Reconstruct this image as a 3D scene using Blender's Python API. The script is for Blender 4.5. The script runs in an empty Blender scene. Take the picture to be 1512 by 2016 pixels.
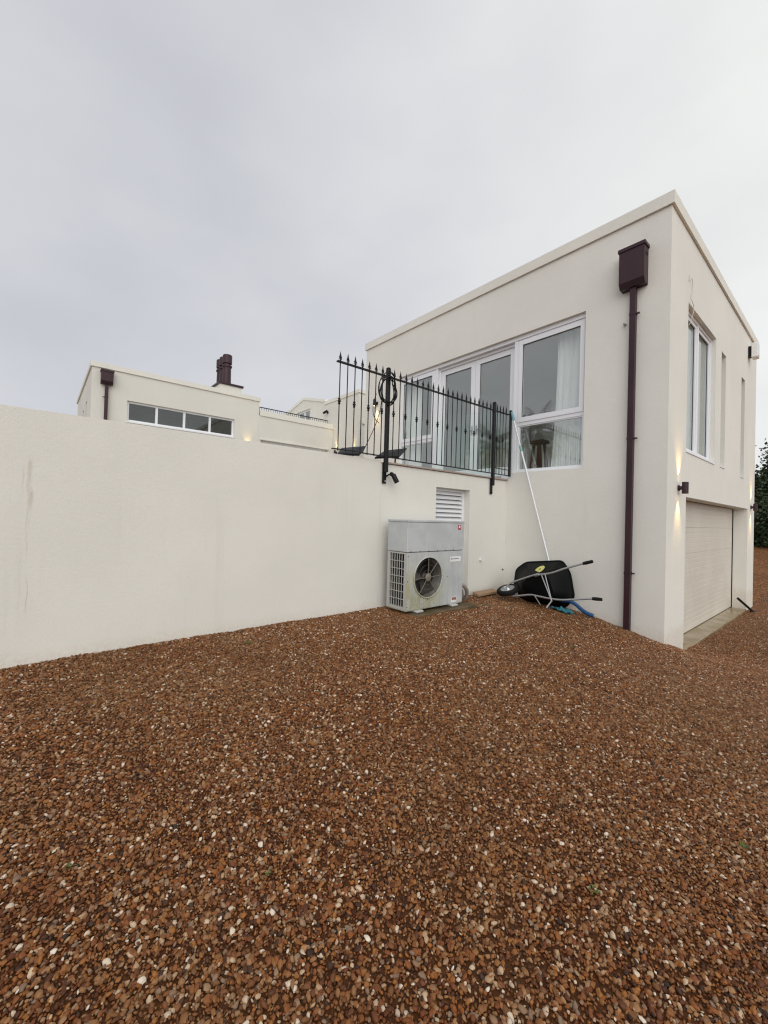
import bpy, math, random
from mathutils import Vector, Matrix, noise
random.seed(7)
C = bpy.context.scene.collection
rad = math.radians

# ------------------------------------------------------------------ camera
YAW, PITCH, ROLL, FPX = rad(49.6686), rad(0.7753), rad(1.6393), 800.33
fwd = Vector((-math.sin(YAW) * math.cos(PITCH), math.cos(YAW) * math.cos(PITCH), math.sin(PITCH)))
r0 = Vector((math.cos(YAW), math.sin(YAW), 0.0))
u0 = r0.cross(fwd)
right = r0 * math.cos(ROLL) + u0 * math.sin(ROLL)
up = right.cross(fwd)
cam_data = bpy.data.cameras.new('camera')
cam = bpy.data.objects.new('camera', cam_data)
C.objects.link(cam)
cam.matrix_world = Matrix(((right.x, up.x, -fwd.x, 0), (right.y, up.y, -fwd.y, 0), (right.z, up.z, -fwd.z, 0), (0, 0, 0, 1)))
cam_data.sensor_fit = 'VERTICAL'
cam_data.sensor_height = 36.0
cam_data.lens = FPX / 2016 * 36.0
cam_data.clip_start = 0.05
cam_data.clip_end = 2000
bpy.context.scene.camera = cam

# ------------------------------------------------------------------ world, sun, exposure
SUN_DIR = Vector((0.72, -0.54, 0.60)).normalized()      # towards the brightest part of the overcast
world = bpy.data.worlds.new('World')
bpy.context.scene.world = world
world.use_nodes = True
wn, wl = world.node_tree.nodes, world.node_tree.links
wn.clear()
w_out = wn.new('ShaderNodeOutputWorld')
w_bg = wn.new('ShaderNodeBackground')
w_bg.inputs['Strength'].default_value = 0.1
sky = wn.new('ShaderNodeTexSky')
sky.sky_type = 'NISHITA'
sky.sun_disc = False
sky.sun_elevation = math.asin(SUN_DIR.z)
sky.sun_rotation = math.atan2(SUN_DIR.x, SUN_DIR.y)
tc = wn.new('ShaderNodeTexCoord')
# overcast: a soft cloud sheet, brighter towards the thin cloud in +X +Y
dotn = wn.new('ShaderNodeVectorMath'); dotn.operation = 'DOT_PRODUCT'
dotn.inputs[1].default_value = Vector((0.55, 0.78, 0.02)).normalized()
wl.new(tc.outputs['Generated'], dotn.inputs[0])
mr = wn.new('ShaderNodeMapRange')
mr.inputs['From Min'].default_value = -0.25
mr.inputs['From Max'].default_value = 0.95
mr.inputs['To Min'].default_value = 5.7
mr.inputs['To Max'].default_value = 8.1
wl.new(dotn.outputs['Value'], mr.inputs['Value'])
mp = wn.new('ShaderNodeMapping')
mp.inputs['Scale'].default_value = (1.0, 1.0, 2.0)
wl.new(tc.outputs['Generated'], mp.inputs['Vector'])
nz = wn.new('ShaderNodeTexNoise')
nz.inputs['Scale'].default_value = 2.3
nz.inputs['Detail'].default_value = 6.0
nz.inputs['Roughness'].default_value = 0.45
wl.new(mp.outputs['Vector'], nz.inputs['Vector'])
mr2 = wn.new('ShaderNodeMapRange')
mr2.inputs['From Min'].default_value = 0.3
mr2.inputs['From Max'].default_value = 0.7
mr2.inputs['To Min'].default_value = 0.92
mr2.inputs['To Max'].default_value = 1.085
wl.new(nz.outputs['Fac'], mr2.inputs['Value'])
mul = wn.new('ShaderNodeMath'); mul.operation = 'MULTIPLY'
wl.new(mr.outputs['Result'], mul.inputs[0]); wl.new(mr2.outputs['Result'], mul.inputs[1])
tint = wn.new('ShaderNodeMix'); tint.data_type = 'RGBA'
tint.inputs[6].default_value = (0.962, 0.976, 1.045, 1)
tint.inputs[7].default_value = (0.99, 1.0, 0.985, 1)
tr_ = wn.new('ShaderNodeMapRange')
tr_.inputs['From Min'].default_value = 5.6; tr_.inputs['From Max'].default_value = 7.7
wl.new(mul.outputs[0], tr_.inputs['Value']); wl.new(tr_.outputs['Result'], tint.inputs[0])
vm = wn.new('ShaderNodeVectorMath'); vm.operation = 'SCALE'
wl.new(tint.outputs[2], vm.inputs[0]); wl.new(mul.outputs[0], vm.inputs['Scale'])
cov = wn.new('ShaderNodeMix'); cov.data_type = 'RGBA'
cov.inputs[0].default_value = 0.96                       # cloud cover
wl.new(sky.outputs['Color'], cov.inputs[6]); wl.new(vm.outputs[0], cov.inputs[7])
wl.new(cov.outputs[2], w_bg.inputs['Color'])
wl.new(w_bg.outputs[0], w_out.inputs['Surface'])

sun_data = bpy.data.lights.new('sun', 'SUN')
sun_data.energy = 1.5
sun_data.angle = rad(75)
sun_data.color = (1.0, 0.985, 0.95)
sun = bpy.data.objects.new('sun', sun_data)
C.objects.link(sun)
sun.rotation_euler = SUN_DIR.to_track_quat('Z', 'Y').to_euler()
sun.location = (6, -3, 12)

vs = bpy.context.scene.view_settings
bpy.context.scene.display_settings.display_device = 'sRGB'
vs.view_transform = 'Standard'
vs.look = 'None'
vs.exposure = 0.2
vs.gamma = 1.0
vs.use_curve_mapping = False
cy = bpy.context.scene.cycles
cy.max_bounces = 8
cy.transparent_max_bounces = 16
cy.use_denoising = True
cy.pixel_filter_type = 'BLACKMAN_HARRIS'
cy.filter_width = 1.2

# ------------------------------------------------------------------ helpers
def ray(px, py):
    return (fwd * FPX + right * (px - 756) - up * (py - 1008)) / FPX

def at(px, py, ax, val):
    """the place where the sight line through a photo pixel meets the plane axis = val"""
    d = ray(px, py)
    return d * (val / d[ax])


class MB:
    def __init__(self):
        self.v, self.f, self.m = [], [], []
        self.mi = 0

    def add(self, verts, faces):
        n = len(self.v)
        self.v += [Vector(p) for p in verts]
        for f in faces:
            self.f.append([n + i for i in f])
            self.m.append(self.mi)
        return self

    def quad(self, a, b, c, d):
        return self.add([a, b, c, d], [(0, 1, 2, 3)])

    def box(self, x0, x1, y0, y1, z0, z1):
        v = [(x0, y0, z0), (x1, y0, z0), (x1, y1, z0), (x0, y1, z0), (x0, y0, z1), (x1, y0, z1), (x1, y1, z1), (x0, y1, z1)]
        return self.add(v, [(0, 3, 2, 1), (4, 5, 6, 7), (0, 1, 5, 4), (1, 2, 6, 5), (2, 3, 7, 6), (3, 0, 4, 7)])

    def bbox(self, x0, x1, y0, y1, z0, z1, b):
        """box with chamfered edges"""
        c = [((x0 + x1) / 2, (x1 - x0) / 2), ((y0 + y1) / 2, (y1 - y0) / 2), ((z0 + z1) / 2, (z1 - z0) / 2)]
        b = min(b, c[0][1] * .9, c[1][1] * .9, c[2][1] * .9)
        idx, verts, faces = {}, [], []
        for sx in (-1, 1):
            for sy in (-1, 1):
                for sz in (-1, 1):
                    s = (sx, sy, sz)
                    for a in range(3):
                        p = [c[k][0] + s[k] * (c[k][1] - (0 if k == a else b)) for k in range(3)]
                        idx[(s, a)] = len(verts); verts.append(p)
        for a in range(3):
            o = [k for k in range(3) if k != a]
            for sa in (-1, 1):
                ring = []
                for (p, q) in ((-1, -1), (1, -1), (1, 1), (-1, 1)):
                    s = [0, 0, 0]; s[a] = sa; s[o[0]] = p; s[o[1]] = q
                    ring.append(idx[(tuple(s), a)])
                flip = (sa == 1) != (a != 1)
                faces.append(ring[::-1] if flip else ring)
        for a in range(3):
            o = [k for k in range(3) if k != a]
            for p in (-1, 1):
                for q in (-1, 1):
                    s1, s2 = [0] * 3, [0] * 3
                    s1[a], s2[a] = -1, 1
                    for s in (s1, s2):
                        s[o[0]] = p; s[o[1]] = q
                    s1, s2 = tuple(s1), tuple(s2)
                    faces.append([idx[(s1, o[0])], idx[(s2, o[0])], idx[(s2, o[1])], idx[(s1, o[1])]])
        for sx in (-1, 1):
            for sy in (-1, 1):
                for sz in (-1, 1):
                    faces.append([idx[((sx, sy, sz), a)] for a in range(3)])
        return self.add(verts, faces)

    def tube(self, pts, r, n=8, cap=True, squash=1.0):
        pts = [Vector(p) for p in pts]
        rs = r if isinstance(r, (list, tuple)) else [r] * len(pts)
        rings, ref = [], None
        for i, p in enumerate(pts):
            t = (pts[min(i + 1, len(pts) - 1)] - pts[max(i - 1, 0)])
            t = t.normalized() if t.length > 1e-9 else Vector((0, 0, 1))
            if ref is None:
                ref = Vector((0, 0, 1)) if abs(t.z) < .9 else Vector((1, 0, 0))
            a = (ref - t * ref.dot(t)).normalized()
            b = t.cross(a)
            ref = a
            rings.append([p + (a * math.cos(k * 2 * math.pi / n) * squash + b * math.sin(k * 2 * math.pi / n)) * rs[i] for k in range(n)])
        v = [q for ring in rings for q in ring]
        f = []
        for i in range(len(rings) - 1):
            for k in range(n):
                f.append((i * n + k, i * n + (k + 1) % n, (i + 1) * n + (k + 1) % n, (i + 1) * n + k))
        if cap:
            f.append(tuple(range(n))[::-1])
            f.append(tuple((len(rings) - 1) * n + k for k in range(n)))
        return self.add(v, f)

    def lathe(self, c, axis, prof, n=20, cap=True):
        """prof: (distance along axis, radius)"""
        c, axis = Vector(c), Vector(axis).normalized()
        ref = Vector((0, 0, 1)) if abs(axis.z) < .9 else Vector((1, 0, 0))
        a = (ref - axis * ref.dot(axis)).normalized(); b = axis.cross(a)
        v, f = [], []
        for (h, r) in prof:
            for k in range(n):
                t = 2 * math.pi * k / n
                v.append(c + axis * h + (a * math.cos(t) + b * math.sin(t)) * max(r, 1e-4))
        for i in range(len(prof) - 1):
            for k in range(n):
                f.append((i * n + k, i * n + (k + 1) % n, (i + 1) * n + (k + 1) % n, (i + 1) * n + k))
        if cap:
            f.append(tuple(range(n))[::-1]); f.append(tuple((len(prof) - 1) * n + k for k in range(n)))
        return self.add(v, f)

    def prism(self, poly, d):
        """polygon (list of points) swept along vector d"""
        n = len(poly); d = Vector(d)
        v = [Vector(p) for p in poly] + [Vector(p) + d for p in poly]
        f = [tuple(range(n)), tuple(range(2 * n - 1, n - 1, -1))]
        for i in range(n):
            j = (i + 1) % n
            f.append((j, i, n + i, n + j))
        return self.add(v, f)

    def holed(self, fn, u0, u1, v0, v1, holes, th):
        """thick wall with rectangular openings; fn(u, v, depth) -> point"""
        us = sorted({u0, u1, *[h[0] for h in holes], *[h[1] for h in holes]})
        vs_ = sorted({v0, v1, *[h[2] for h in holes], *[h[3] for h in holes]})
        us = [u for u in us if u0 <= u <= u1]; vs_ = [v for v in vs_ if v0 <= v <= v1]
        def solid(i, j):
            if not (0 <= i < len(us) - 1 and 0 <= j < len(vs_) - 1):
                return False
            a, b = (us[i] + us[i + 1]) / 2, (vs_[j] + vs_[j + 1]) / 2
            return not any(h[0] < a < h[1] and h[2] < b < h[3] for h in holes)
        for i in range(len(us) - 1):
            for j in range(len(vs_) - 1):
                if not solid(i, j):
                    continue
                a, b, c, d = us[i], us[i + 1], vs_[j], vs_[j + 1]
                self.quad(fn(a, c, 0), fn(b, c, 0), fn(b, d, 0), fn(a, d, 0))
                self.quad(fn(a, d, th), fn(b, d, th), fn(b, c, th), fn(a, c, th))
                if not solid(i - 1, j): self.quad(fn(a, c, th), fn(a, c, 0), fn(a, d, 0), fn(a, d, th))
                if not solid(i + 1, j): self.quad(fn(b, c, 0), fn(b, c, th), fn(b, d, th), fn(b, d, 0))
                if not solid(i, j - 1): self.quad(fn(a, c, th), fn(b, c, th), fn(b, c, 0), fn(a, c, 0))
                if not solid(i, j + 1): self.quad(fn(a, d, 0), fn(b, d, 0), fn(b, d, th), fn(a, d, th))
        return self

    def ring(self, fn, u0, u1, v0, v1, w, d0, d1):
        """rectangular frame of four mitred members; w = width or (left, right, bottom, top)"""
        wl_, wr, wb, wt = w if isinstance(w, tuple) else (w,) * 4
        o = [(u0, v0), (u1, v0), (u1, v1), (u0, v1)]
        i_ = [(u0 + wl_, v0 + wb), (u1 - wr, v0 + wb), (u1 - wr, v1 - wt), (u0 + wl_, v1 - wt)]
        for k in range(4):
            j = (k + 1) % 4
            p = [fn(*o[k], d0), fn(*o[j], d0), fn(*i_[j], d0), fn(*i_[k], d0), fn(*o[k], d1), fn(*o[j], d1), fn(*i_[j], d1), fn(*i_[k], d1)]
            self.add(p, [(0, 1, 2, 3), (7, 6, 5, 4), (0, 4, 5, 1), (2, 6, 7, 3)])
        return self

    def fbox(self, fn, u0, u1, v0, v1, d0, d1):
        p = [fn(u0, v0, d0), fn(u1, v0, d0), fn(u1, v1, d0), fn(u0, v1, d0), fn(u0, v0, d1), fn(u1, v0, d1), fn(u1, v1, d1), fn(u0, v1, d1)]
        return self.add(p, [(0, 1, 2, 3), (7, 6, 5, 4), (0, 4, 5, 1), (1, 5, 6, 2), (2, 6, 7, 3), (3, 7, 4, 0)])


def root_loc(p):
    while p.parent is not None:
        p = p.parent
    return Vector(p.location)


def mesh(name, mb, mats, smooth=None, shift=Vector((0, 0, 0))):
    me = bpy.data.meshes.new(name)
    me.from_pydata([p - shift for p in mb.v], [], mb.f)
    for m in (mats if isinstance(mats, (list, tuple)) else [mats]):
        me.materials.append(m)
    if any(mb.m):
        me.polygons.foreach_set('material_index', mb.m)
    me.update()
    import bmesh
    bm = bmesh.new(); bm.from_mesh(me)
    bmesh.ops.recalc_face_normals(bm, faces=bm.faces)
    bm.to_mesh(me); bm.free()
    if smooth is not None:
        me.polygons.foreach_set('use_smooth', [True] * len(me.polygons))
        me.set_sharp_from_angle(angle=rad(smooth))
    return me


def part(name, mb, mats, parent, smooth=None, label=None, stuff=False):
    o = bpy.data.objects.new(name, mesh(name, mb, mats, smooth, root_loc(parent)))
    C.objects.link(o)
    o.parent = parent
    if label: o['label'] = label
    if stuff: o['kind'] = 'stuff'
    return o


def tag(o, label, cat, group=None):
    o['label'] = label; o['category'] = cat
    if group: o['group'] = group
    return o


def thing(name, label, cat, loc, group=None):
    o = bpy.data.objects.new(name, None)
    o.empty_display_size = 0.1
    C.objects.link(o)
    o.location = loc
    return tag(o, label, cat, group)


def solo(name, mb, mats, label, cat, group=None, smooth=None, origin=None):
    org = Vector(origin) if origin else sum(mb.v, Vector()) / len(mb.v)
    o = bpy.data.objects.new(name, mesh(name, mb, mats, smooth, org))
    o.location = org
    C.objects.link(o)
    return tag(o, label, cat, group)


def structure(name, mb, mats, smooth=None):
    o = bpy.data.objects.new(name, mesh(name, mb, mats, smooth))
    C.objects.link(o)
    o['kind'] = 'structure'
    return o


# ------------------------------------------------------------------ materials
def mat(name, color, rough=0.6, metal=0.0, spec=0.5):
    m = bpy.data.materials.new(name)
    m.use_nodes = True
    b = m.node_tree.nodes['Principled BSDF']
    b.inputs['Base Color'].default_value = (*color, 1)
    b.inputs['Roughness'].default_value = rough
    b.inputs['Metallic'].default_value = metal
    b.inputs['Specular IOR Level'].default_value = spec
    return m


class NT:
    """small wrapper for wiring a material's nodes"""
    def __init__(self, m):
        self.t = m.node_tree; self.n = self.t.nodes; self.l = self.t.links
        self.b = self.n['Principled BSDF']
        self.geo = self.n.new('ShaderNodeNewGeometry')

    def noise(self, scale, detail=4, rough=.55, vec=None, stretch=None):
        n = self.n.new('ShaderNodeTexNoise')
        n.inputs['Scale'].default_value = scale; n.inputs['Detail'].default_value = detail; n.inputs['Roughness'].default_value = rough
        v = vec or self.geo.outputs['Position']
        if stretch:
            mp_ = self.n.new('ShaderNodeMapping'); mp_.inputs['Scale'].default_value = stretch
            self.l.new(v, mp_.inputs['Vector']); v = mp_.outputs['Vector']
        self.l.new(v, n.inputs['Vector'])
        return n.outputs['Fac']

    def ramp(self, fac, stops):
        r = self.n.new('ShaderNodeValToRGB')
        e = r.color_ramp.elements
        while len(e) < len(stops): e.new(0.5)
        for k, (p, c) in enumerate(stops):
            e[k].position = p; e[k].color = (*c, 1) if len(c) == 3 else c
        self.l.new(fac, r.inputs['Fac'])
        return r.outputs['Color']

    def math(self, op, a, b=None, clamp=False):
        n = self.n.new('ShaderNodeMath'); n.operation = op; n.use_clamp = clamp
        for k, s in enumerate((a, b)):
            if s is None: continue
            if isinstance(s, (int, float)): n.inputs[k].default_value = s
            else: self.l.new(s, n.inputs[k])
        return n.outputs[0]

    def rng(self, v, a, b, c=0.0, d=1.0, smooth=True):
        n = self.n.new('ShaderNodeMapRange')
        if smooth: n.interpolation_type = 'SMOOTHSTEP'
        n.inputs['From Min'].default_value = a; n.inputs['From Max'].default_value = b
        n.inputs['To Min'].default_value = c; n.inputs['To Max'].default_value = d
        self.l.new(v, n.inputs['Value'])
        return n.outputs['Result']

    def mix(self, fac, a, b, mode='MIX'):
        n = self.n.new('ShaderNodeMix'); n.data_type = 'RGBA'; n.blend_type = mode
        for k, s in ((0, fac), (6, a), (7, b)):
            if isinstance(s, (int, float)): n.inputs[k].default_value = s
            elif isinstance(s, tuple): n.inputs[k].default_value = (*s, 1)
            else: self.l.new(s, n.inputs[k])
        return n.outputs[2]

    def sep(self):
        s = self.n.new('ShaderNodeSeparateXYZ'); self.l.new(self.geo.outputs['Position'], s.inputs[0])
        return s.outputs

    def color(self, c): self.l.new(c, self.b.inputs['Base Color'])

    def bump(self, h, strength, dist=0.01, chain=None):
        n = self.n.new('ShaderNodeBump')
        n.inputs['Strength'].default_value = strength; n.inputs['Distance'].default_value = dist
        self.l.new(h, n.inputs['Height'])
        if chain is not None: self.l.new(chain, n.inputs['Normal'])
        self.l.new(n.outputs[0], self.b.inputs['Normal'])
        return n.outputs[0]


def stucco(name, base, streaks=0.0, stain=False, coarse=1.0, splash=False):
    m = mat(name, base, 0.88, 0, 0.25)
    t = NT(m)
    big = t.noise(0.8, 5, .6)
    col = t.mix(t.rng(big, .35, .7), tuple(c * .965 for c in base), tuple(min(1, c * 1.02) for c in base))
    fine = t.noise(55, 4, .65)
    col = t.mix(t.rng(fine, .3, .7, 0.0, .16, False), col, tuple(c * .72 for c in base))
    if streaks:
        s = t.noise(7, 4, .6, stretch=(1, 1, .06))
        s2 = t.noise(1.1, 2, .5)
        f = t.math('MULTIPLY', t.rng(s, .55, .78), t.rng(s2, .4, .7))
        col = t.mix(t.math('MULTIPLY', f, streaks), col, tuple(c * .78 for c in base))
    if stain:
        # rusty run-off that came down the wall at about y = -0.07 m
        x, y, z = t.sep()[0], t.sep()[1], t.sep()[2]
        wob = t.math('MULTIPLY', t.math('SUBTRACT', t.noise(2.6, 3, .6, stretch=(1, .01, 1)), .5), .10)
        yy = t.math('ADD', y, wob)
        def run(yc, w, z0, z1, amt):
            d = t.math('ABSOLUTE', t.math('SUBTRACT', yy, yc))
            a = t.rng(d, w, w * .15)
            zz = t.math('MULTIPLY', t.rng(z, z0, z0 + .22), t.rng(z, z1, z1 - .12))
            n = t.rng(t.noise(30, 3, .7, stretch=(1, 1, .25)), .30, .62, .35, 1.0)
            return t.math('MULTIPLY', t.math('MULTIPLY', a, zz), t.math('MULTIPLY', n, amt))
        acc = None
        for args in ((-.062, .022, .0, .43, .32), (-.058, .026, -.10, .22, .42), (-.066, .007, -.45, .1, .26), (-.052, .008, -.25, -.02, .22), (-.098, .010, .04, .36, .22), (-.055, .005, -.92, -.5, .40), (-.100, .006, -1.05, -.25, .10), (-.132, .006, .2, .34, .25)):
            r = run(*args)
            acc = r if acc is None else t.math('MAXIMUM', acc, r)
        col = t.mix(t.math('MULTIPLY', acc, 1.0, True), col, (.33, .245, .17))
    if splash:
        x, z = t.sep()[0], t.sep()[2]
        hgt = t.math('ADD', z, t.math('ADD', t.math('MULTIPLY', t.math('ADD', x, 4.2), .13), 1.26))
        hgt = t.math('ADD', hgt, t.math('MULTIPLY', t.math('SUBTRACT', t.noise(3.5, 5, .7), .5), -.16))
        f = t.math('MULTIPLY', t.rng(hgt, .20, -.02), t.rng(t.noise(38, 4, .75), .36, .66, .25, 1.0))
        col = t.mix(t.math('MULTIPLY', f, .42), col, (.50, .37, .25))
        sp2 = t.math('MULTIPLY', t.rng(t.noise(120, 2, .6), .66, .72), t.rng(hgt, .42, .0))
        col = t.mix(t.math('MULTIPLY', sp2, .5), col, (.30, .19, .11))
    t.color(col)
    h = t.math('ADD', t.noise(110 * coarse, 3, .7), t.math('MULTIPLY', t.noise(34 * coarse, 3, .6), .8))
    b1 = t.bump(h, .36, .006)
    b2 = t.bump(t.noise(2.2, 4, .55), .09, .04, b1)
    return m


BASE = (0.78, 0.762, 0.70)
M_wall = stucco('stucco', BASE, .25, splash=True)
M_ret = stucco('stucco_retaining', (0.78, 0.762, 0.698), .30, True, splash=True)
M_cop = stucco('stucco_coping', (0.785, 0.765, 0.695))
M_far = stucco('stucco_far', (0.735, 0.718, 0.65), .2)
M_white = mat('white_upvc', (.80, .81, .83), .35)
M_in = mat('interior_paint', (.80, .79, .76), .9, 0, .2)
M_floor = mat('interior_floor', (.36, .30, .24), .6)
M_black = mat('black_iron', (.006, .006, .007), .42, 0, .3)
M_rubber = mat('black_rubber', (.008, .008, .008), .75, 0, .25)
M_tray = mat('black_plastic', (.004, .0045, .005), .5, 0, .12)
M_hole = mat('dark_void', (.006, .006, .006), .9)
M_galv = mat('galvanised_tube', (.46, .47, .48), .38, .75)
M_alu = mat('aluminium_pole', (.72, .73, .74), .35, .3)
M_teal = mat('teal_plastic', (.16, .36, .42), .5)
M_tealg = mat('teal_joint', (.20, .42, .38), .5)
M_blue = mat('blue_pipe', (.007, .060, .17), .5, 0, .3)
M_rag = mat('teal_cloth', (.025, .15, .19), .9)
M_slate = mat('slate_tile', (.40, .32, .27), .55)
M_solar = mat('solar_glass', (.008, .009, .014), .45, 0, .12)
M_wood = mat('stool_wood', (.10, .030, .016), .5)
M_lampglass = None
M_slot_dim = mat('slot_and_dim_room', (.10, .11, .11), .3)  # slot panes, and the dark panels that make the far rooms look dim


def brown_metal():
    m = mat('brown_metal', (.055, .030, .034), .45, 0, .35)
    t = NT(m)
    n = t.noise(6, 4, .6, stretch=(1, 1, .35))
    t.color(t.ramp(n, [(.3, (.030, .012, .016)), (.7, (.048, .020, .027))]))
    t.bump(t.noise(60, 2, .5), .05, .002)
    return m


M_brown = brown_metal()
M_frame = NT(M_white).b and M_white


def glass(name, tintc=(1, 1, 1), ior=1.75):
    m = bpy.data.materials.new(name)
    m.use_nodes = True
    n, l = m.node_tree.nodes, m.node_tree.links
    n.clear()
    out = n.new('ShaderNodeOutputMaterial')
    mx = n.new('ShaderNodeMixShader')
    fr = n.new('ShaderNodeFresnel')
    ge = n.new('ShaderNodeNewGeometry'); io = n.new('ShaderNodeMapRange')      # both faces of a thin sheet reflect alike
    io.inputs['To Min'].default_value = ior; io.inputs['To Max'].default_value = 1 / ior
    l.new(ge.outputs['Backfacing'], io.inputs['Value']); l.new(io.outputs['Result'], fr.inputs['IOR'])
    tr = n.new('ShaderNodeBsdfTransparent'); tr.inputs['Color'].default_value = (*tintc, 1)
    gl = n.new('ShaderNodeBsdfGlossy'); gl.inputs['Roughness'].default_value = 0.0
    gl.inputs['Color'].default_value = (.93, .96, .95, 1)
    l.new(fr.outputs[0], mx.inputs[0]); l.new(tr.outputs[0], mx.inputs[1]); l.new(gl.outputs[0], mx.inputs[2])
    l.new(mx.outputs[0], out.inputs['Surface'])
    return m


M_glass = glass('window_glass', (.97, .985, .975), 2.4)
M_glassfar = glass('far_window_glass', (.9, .92, .91), 1.7)
M_clear = glass('balustrade_glass', (.955, .988, .975), 1.3)


def curtain_mat():
    m = mat('curtain_voile', (.90, .92, .90), .9, 0, .1)
    b = m.node_tree.nodes['Principled BSDF']
    b.inputs['Transmission Weight'].default_value = 0.0
    b.inputs['Subsurface Weight'].default_value = 0.0
    return m


M_curtain = curtain_mat()


def pump_mat():
    m = mat('pump_casing', (.52, .545, .55), .45)
    t = NT(m)
    x, y, z = t.sep()[0], t.sep()[1], t.sep()[2]
    low = t.rng(z, -.36, -.95)                       # algae and grime grow on the lower casing
    left = t.rng(y, 4.48, 3.9)
    n = t.noise(9, 6, .7, stretch=(1, 1, .4))
    g = t.math('MULTIPLY', t.math('MULTIPLY', low, left), t.rng(n, .25, .58))
    col = t.mix(t.rng(t.noise(4, 4, .6), .35, .7), (.44, .465, .475), (.52, .54, .54))
    col = t.mix(t.math('MULTIPLY', g, .85), col, (.36, .345, .19))
    st_ = t.noise(16, 4, .6, stretch=(1, 1, .05))
    col = t.mix(t.math('MULTIPLY', t.rng(st_, .52, .74), t.rng(z, -.2, -.75, 0, .55)), col, (.27, .26, .17))
    sp = t.noise(70, 4, .8)
    lo2 = t.rng(z, -.85, -1.1)
    f = t.math('MULTIPLY', t.math('MULTIPLY', lo2, t.rng(y, 4.35, 3.9)), t.rng(sp, .53, .62))
    col = t.mix(f, col, (.10, .10, .06))
    t.color(col)
    return m


M_pump = pump_mat()
M_pumpw = mat('pump_grille_white', (.44, .44, .41), .5)
M_fan = mat('fan_plastic', (.062, .055, .048), .5)
M_pumpdark = mat('fan_well', (.016, .014, .012), .8)  # near-black tone shared by the well, coil and screws


def wood_mat(name, a, b):
    m = mat(name, a, .7)
    t = NT(m)
    t.color(t.mix(t.noise(8, 5, .7, stretch=(1, 6, 6)), a, b))
    return m


M_plank = wood_mat('raw_timber', (.27, .16, .09), (.38, .25, .15))


def concrete_mat(name, a, b, rough):
    m = mat(name, a, rough)
    t = NT(m)
    n = t.noise(5, 6, .65)
    t.color(t.ramp(n, [(.3, a), (.7, b)]))
    rg = t.rng(t.noise(2.2, 3, .5), .4, .6, rough * .35, rough)
    t.l.new(rg, t.b.inputs['Roughness'])
    t.bump(t.noise(90, 3, .6), .2, .003)
    return m


M_conc = concrete_mat('weathered_concrete', (.080, .058, .030), (.155, .115, .066), .9)
M_conc.node_tree.nodes['Principled BSDF'].inputs['Specular IOR Level'].default_value = .15
M_thresh = concrete_mat('wet_concrete', (.21, .155, .08), (.32, .245, .145), .4)
M_rock = concrete_mat('field_stone', (.16, .13, .10), (.30, .26, .21), .8)
M_paving = concrete_mat('terrace_paving', (.20, .16, .13), (.30, .24, .20), .6)


def door_mat():
    m = mat('garage_door', (.60, .56, .49), .5)
    t = NT(m)
    t.color(t.mix(t.rng(t.noise(1.2, 4, .6), .35, .7), (.63, .59, .51), (.68, .635, .555)))
    t.bump(t.noise(60, 3, .6, stretch=(1, .1, 1)), .12, .002)
    return m


M_gdoor = door_mat()


def ground_mat():
    m = mat('gravel_bed', (.12, .065, .035), .75, 0, .1)
    t = NT(m)
    v = t.n.new('ShaderNodeTexVoronoi'); v.inputs['Scale'].default_value = 48
    t.l.new(t.geo.outputs['Position'], v.inputs['Vector'])
    sepc = t.n.new('ShaderNodeSeparateColor'); t.l.new(v.outputs['Color'], sepc.inputs[0])
    c = t.ramp(sepc.outputs[0], [(0, (.03, .011, .005)), (.25, (.10, .031, .009)), (.5, (.19, .060, .016)), (.72, (.28, .10, .028)), (.88, (.38, .19, .08)), (1, (.60, .42, .26))])
    big = t.noise(.9, 4, .6)
    c = t.mix(t.rng(big, .35, .7, 0, .45), c, (.10, .050, .022))
    # where loose stones lie on it the bed is fines, coloured dark for the shade between stones; the stony look is for the far drive
    ln = t.n.new('ShaderNodeVectorMath'); ln.operation = 'LENGTH'; t.l.new(t.geo.outputs['Position'], ln.inputs[0])
    far = t.rng(ln.outputs['Value'], 11.5, 14.5)
    fines = t.ramp(t.noise(210, 5, .75), [(.3, (.030, .012, .006)), (.5, (.085, .033, .013)), (.68, (.16, .070, .027)), (.8, (.25, .13, .06))])
    t.color(t.mix(far, fines, c))
    h = t.math('SUBTRACT', 1.0, t.math('MULTIPLY', v.outputs['Distance'], far))
    t.bump(t.math('ADD', h, t.math('MULTIPLY', t.noise(160, 4, .7), .5)), .9, .012)
    return m


M_ground = ground_mat()


def pebble_mat():
    m = mat('pebble', (.2, .1, .05), .40, 0, .20)
    t = NT(m)
    a = t.n.new('ShaderNodeAttribute'); a.attribute_type = 'INSTANCER'; a.attribute_name = 'tint'
    tc_ = t.n.new('ShaderNodeTexCoord')
    c = t.ramp(a.outputs['Fac'], [(0.0, (.030, .020, .016)), (.08, (.088, .032, .014)), (.23, (.175, .058, .021)), (.36, (.265, .091, .026)), (.46, (.160, .072, .030)),
                                  (.57, (.335, .132, .033)), (.67, (.22, .098, .040)), (.77, (.35, .182, .078)), (.85, (.22, .150, .105)), (.92, (.43, .265, .140)), (.97, (.60, .46, .32)), (1.0, (.78, .69, .57))])
    n = t.noise(60, 3, .6)
    c = t.mix(t.rng(n, .3, .7, 0, .35, False), c, t.mix(1.0, c, (.55, .48, .42), 'MULTIPLY'))
    # drifts: fresh red stone, older tan stone, dusty fines
    c = t.mix(t.rng(t.noise(.75, 4, .6), .42, .64, 0, .28), c, (.20, .108, .046))
    c = t.mix(t.rng(t.noise(1.9, 4, .65, stretch=(1, 1.3, 1)), .52, .70, 0, .35), c, (.115, .036, .011))
    t.color(c)
    return m


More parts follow.
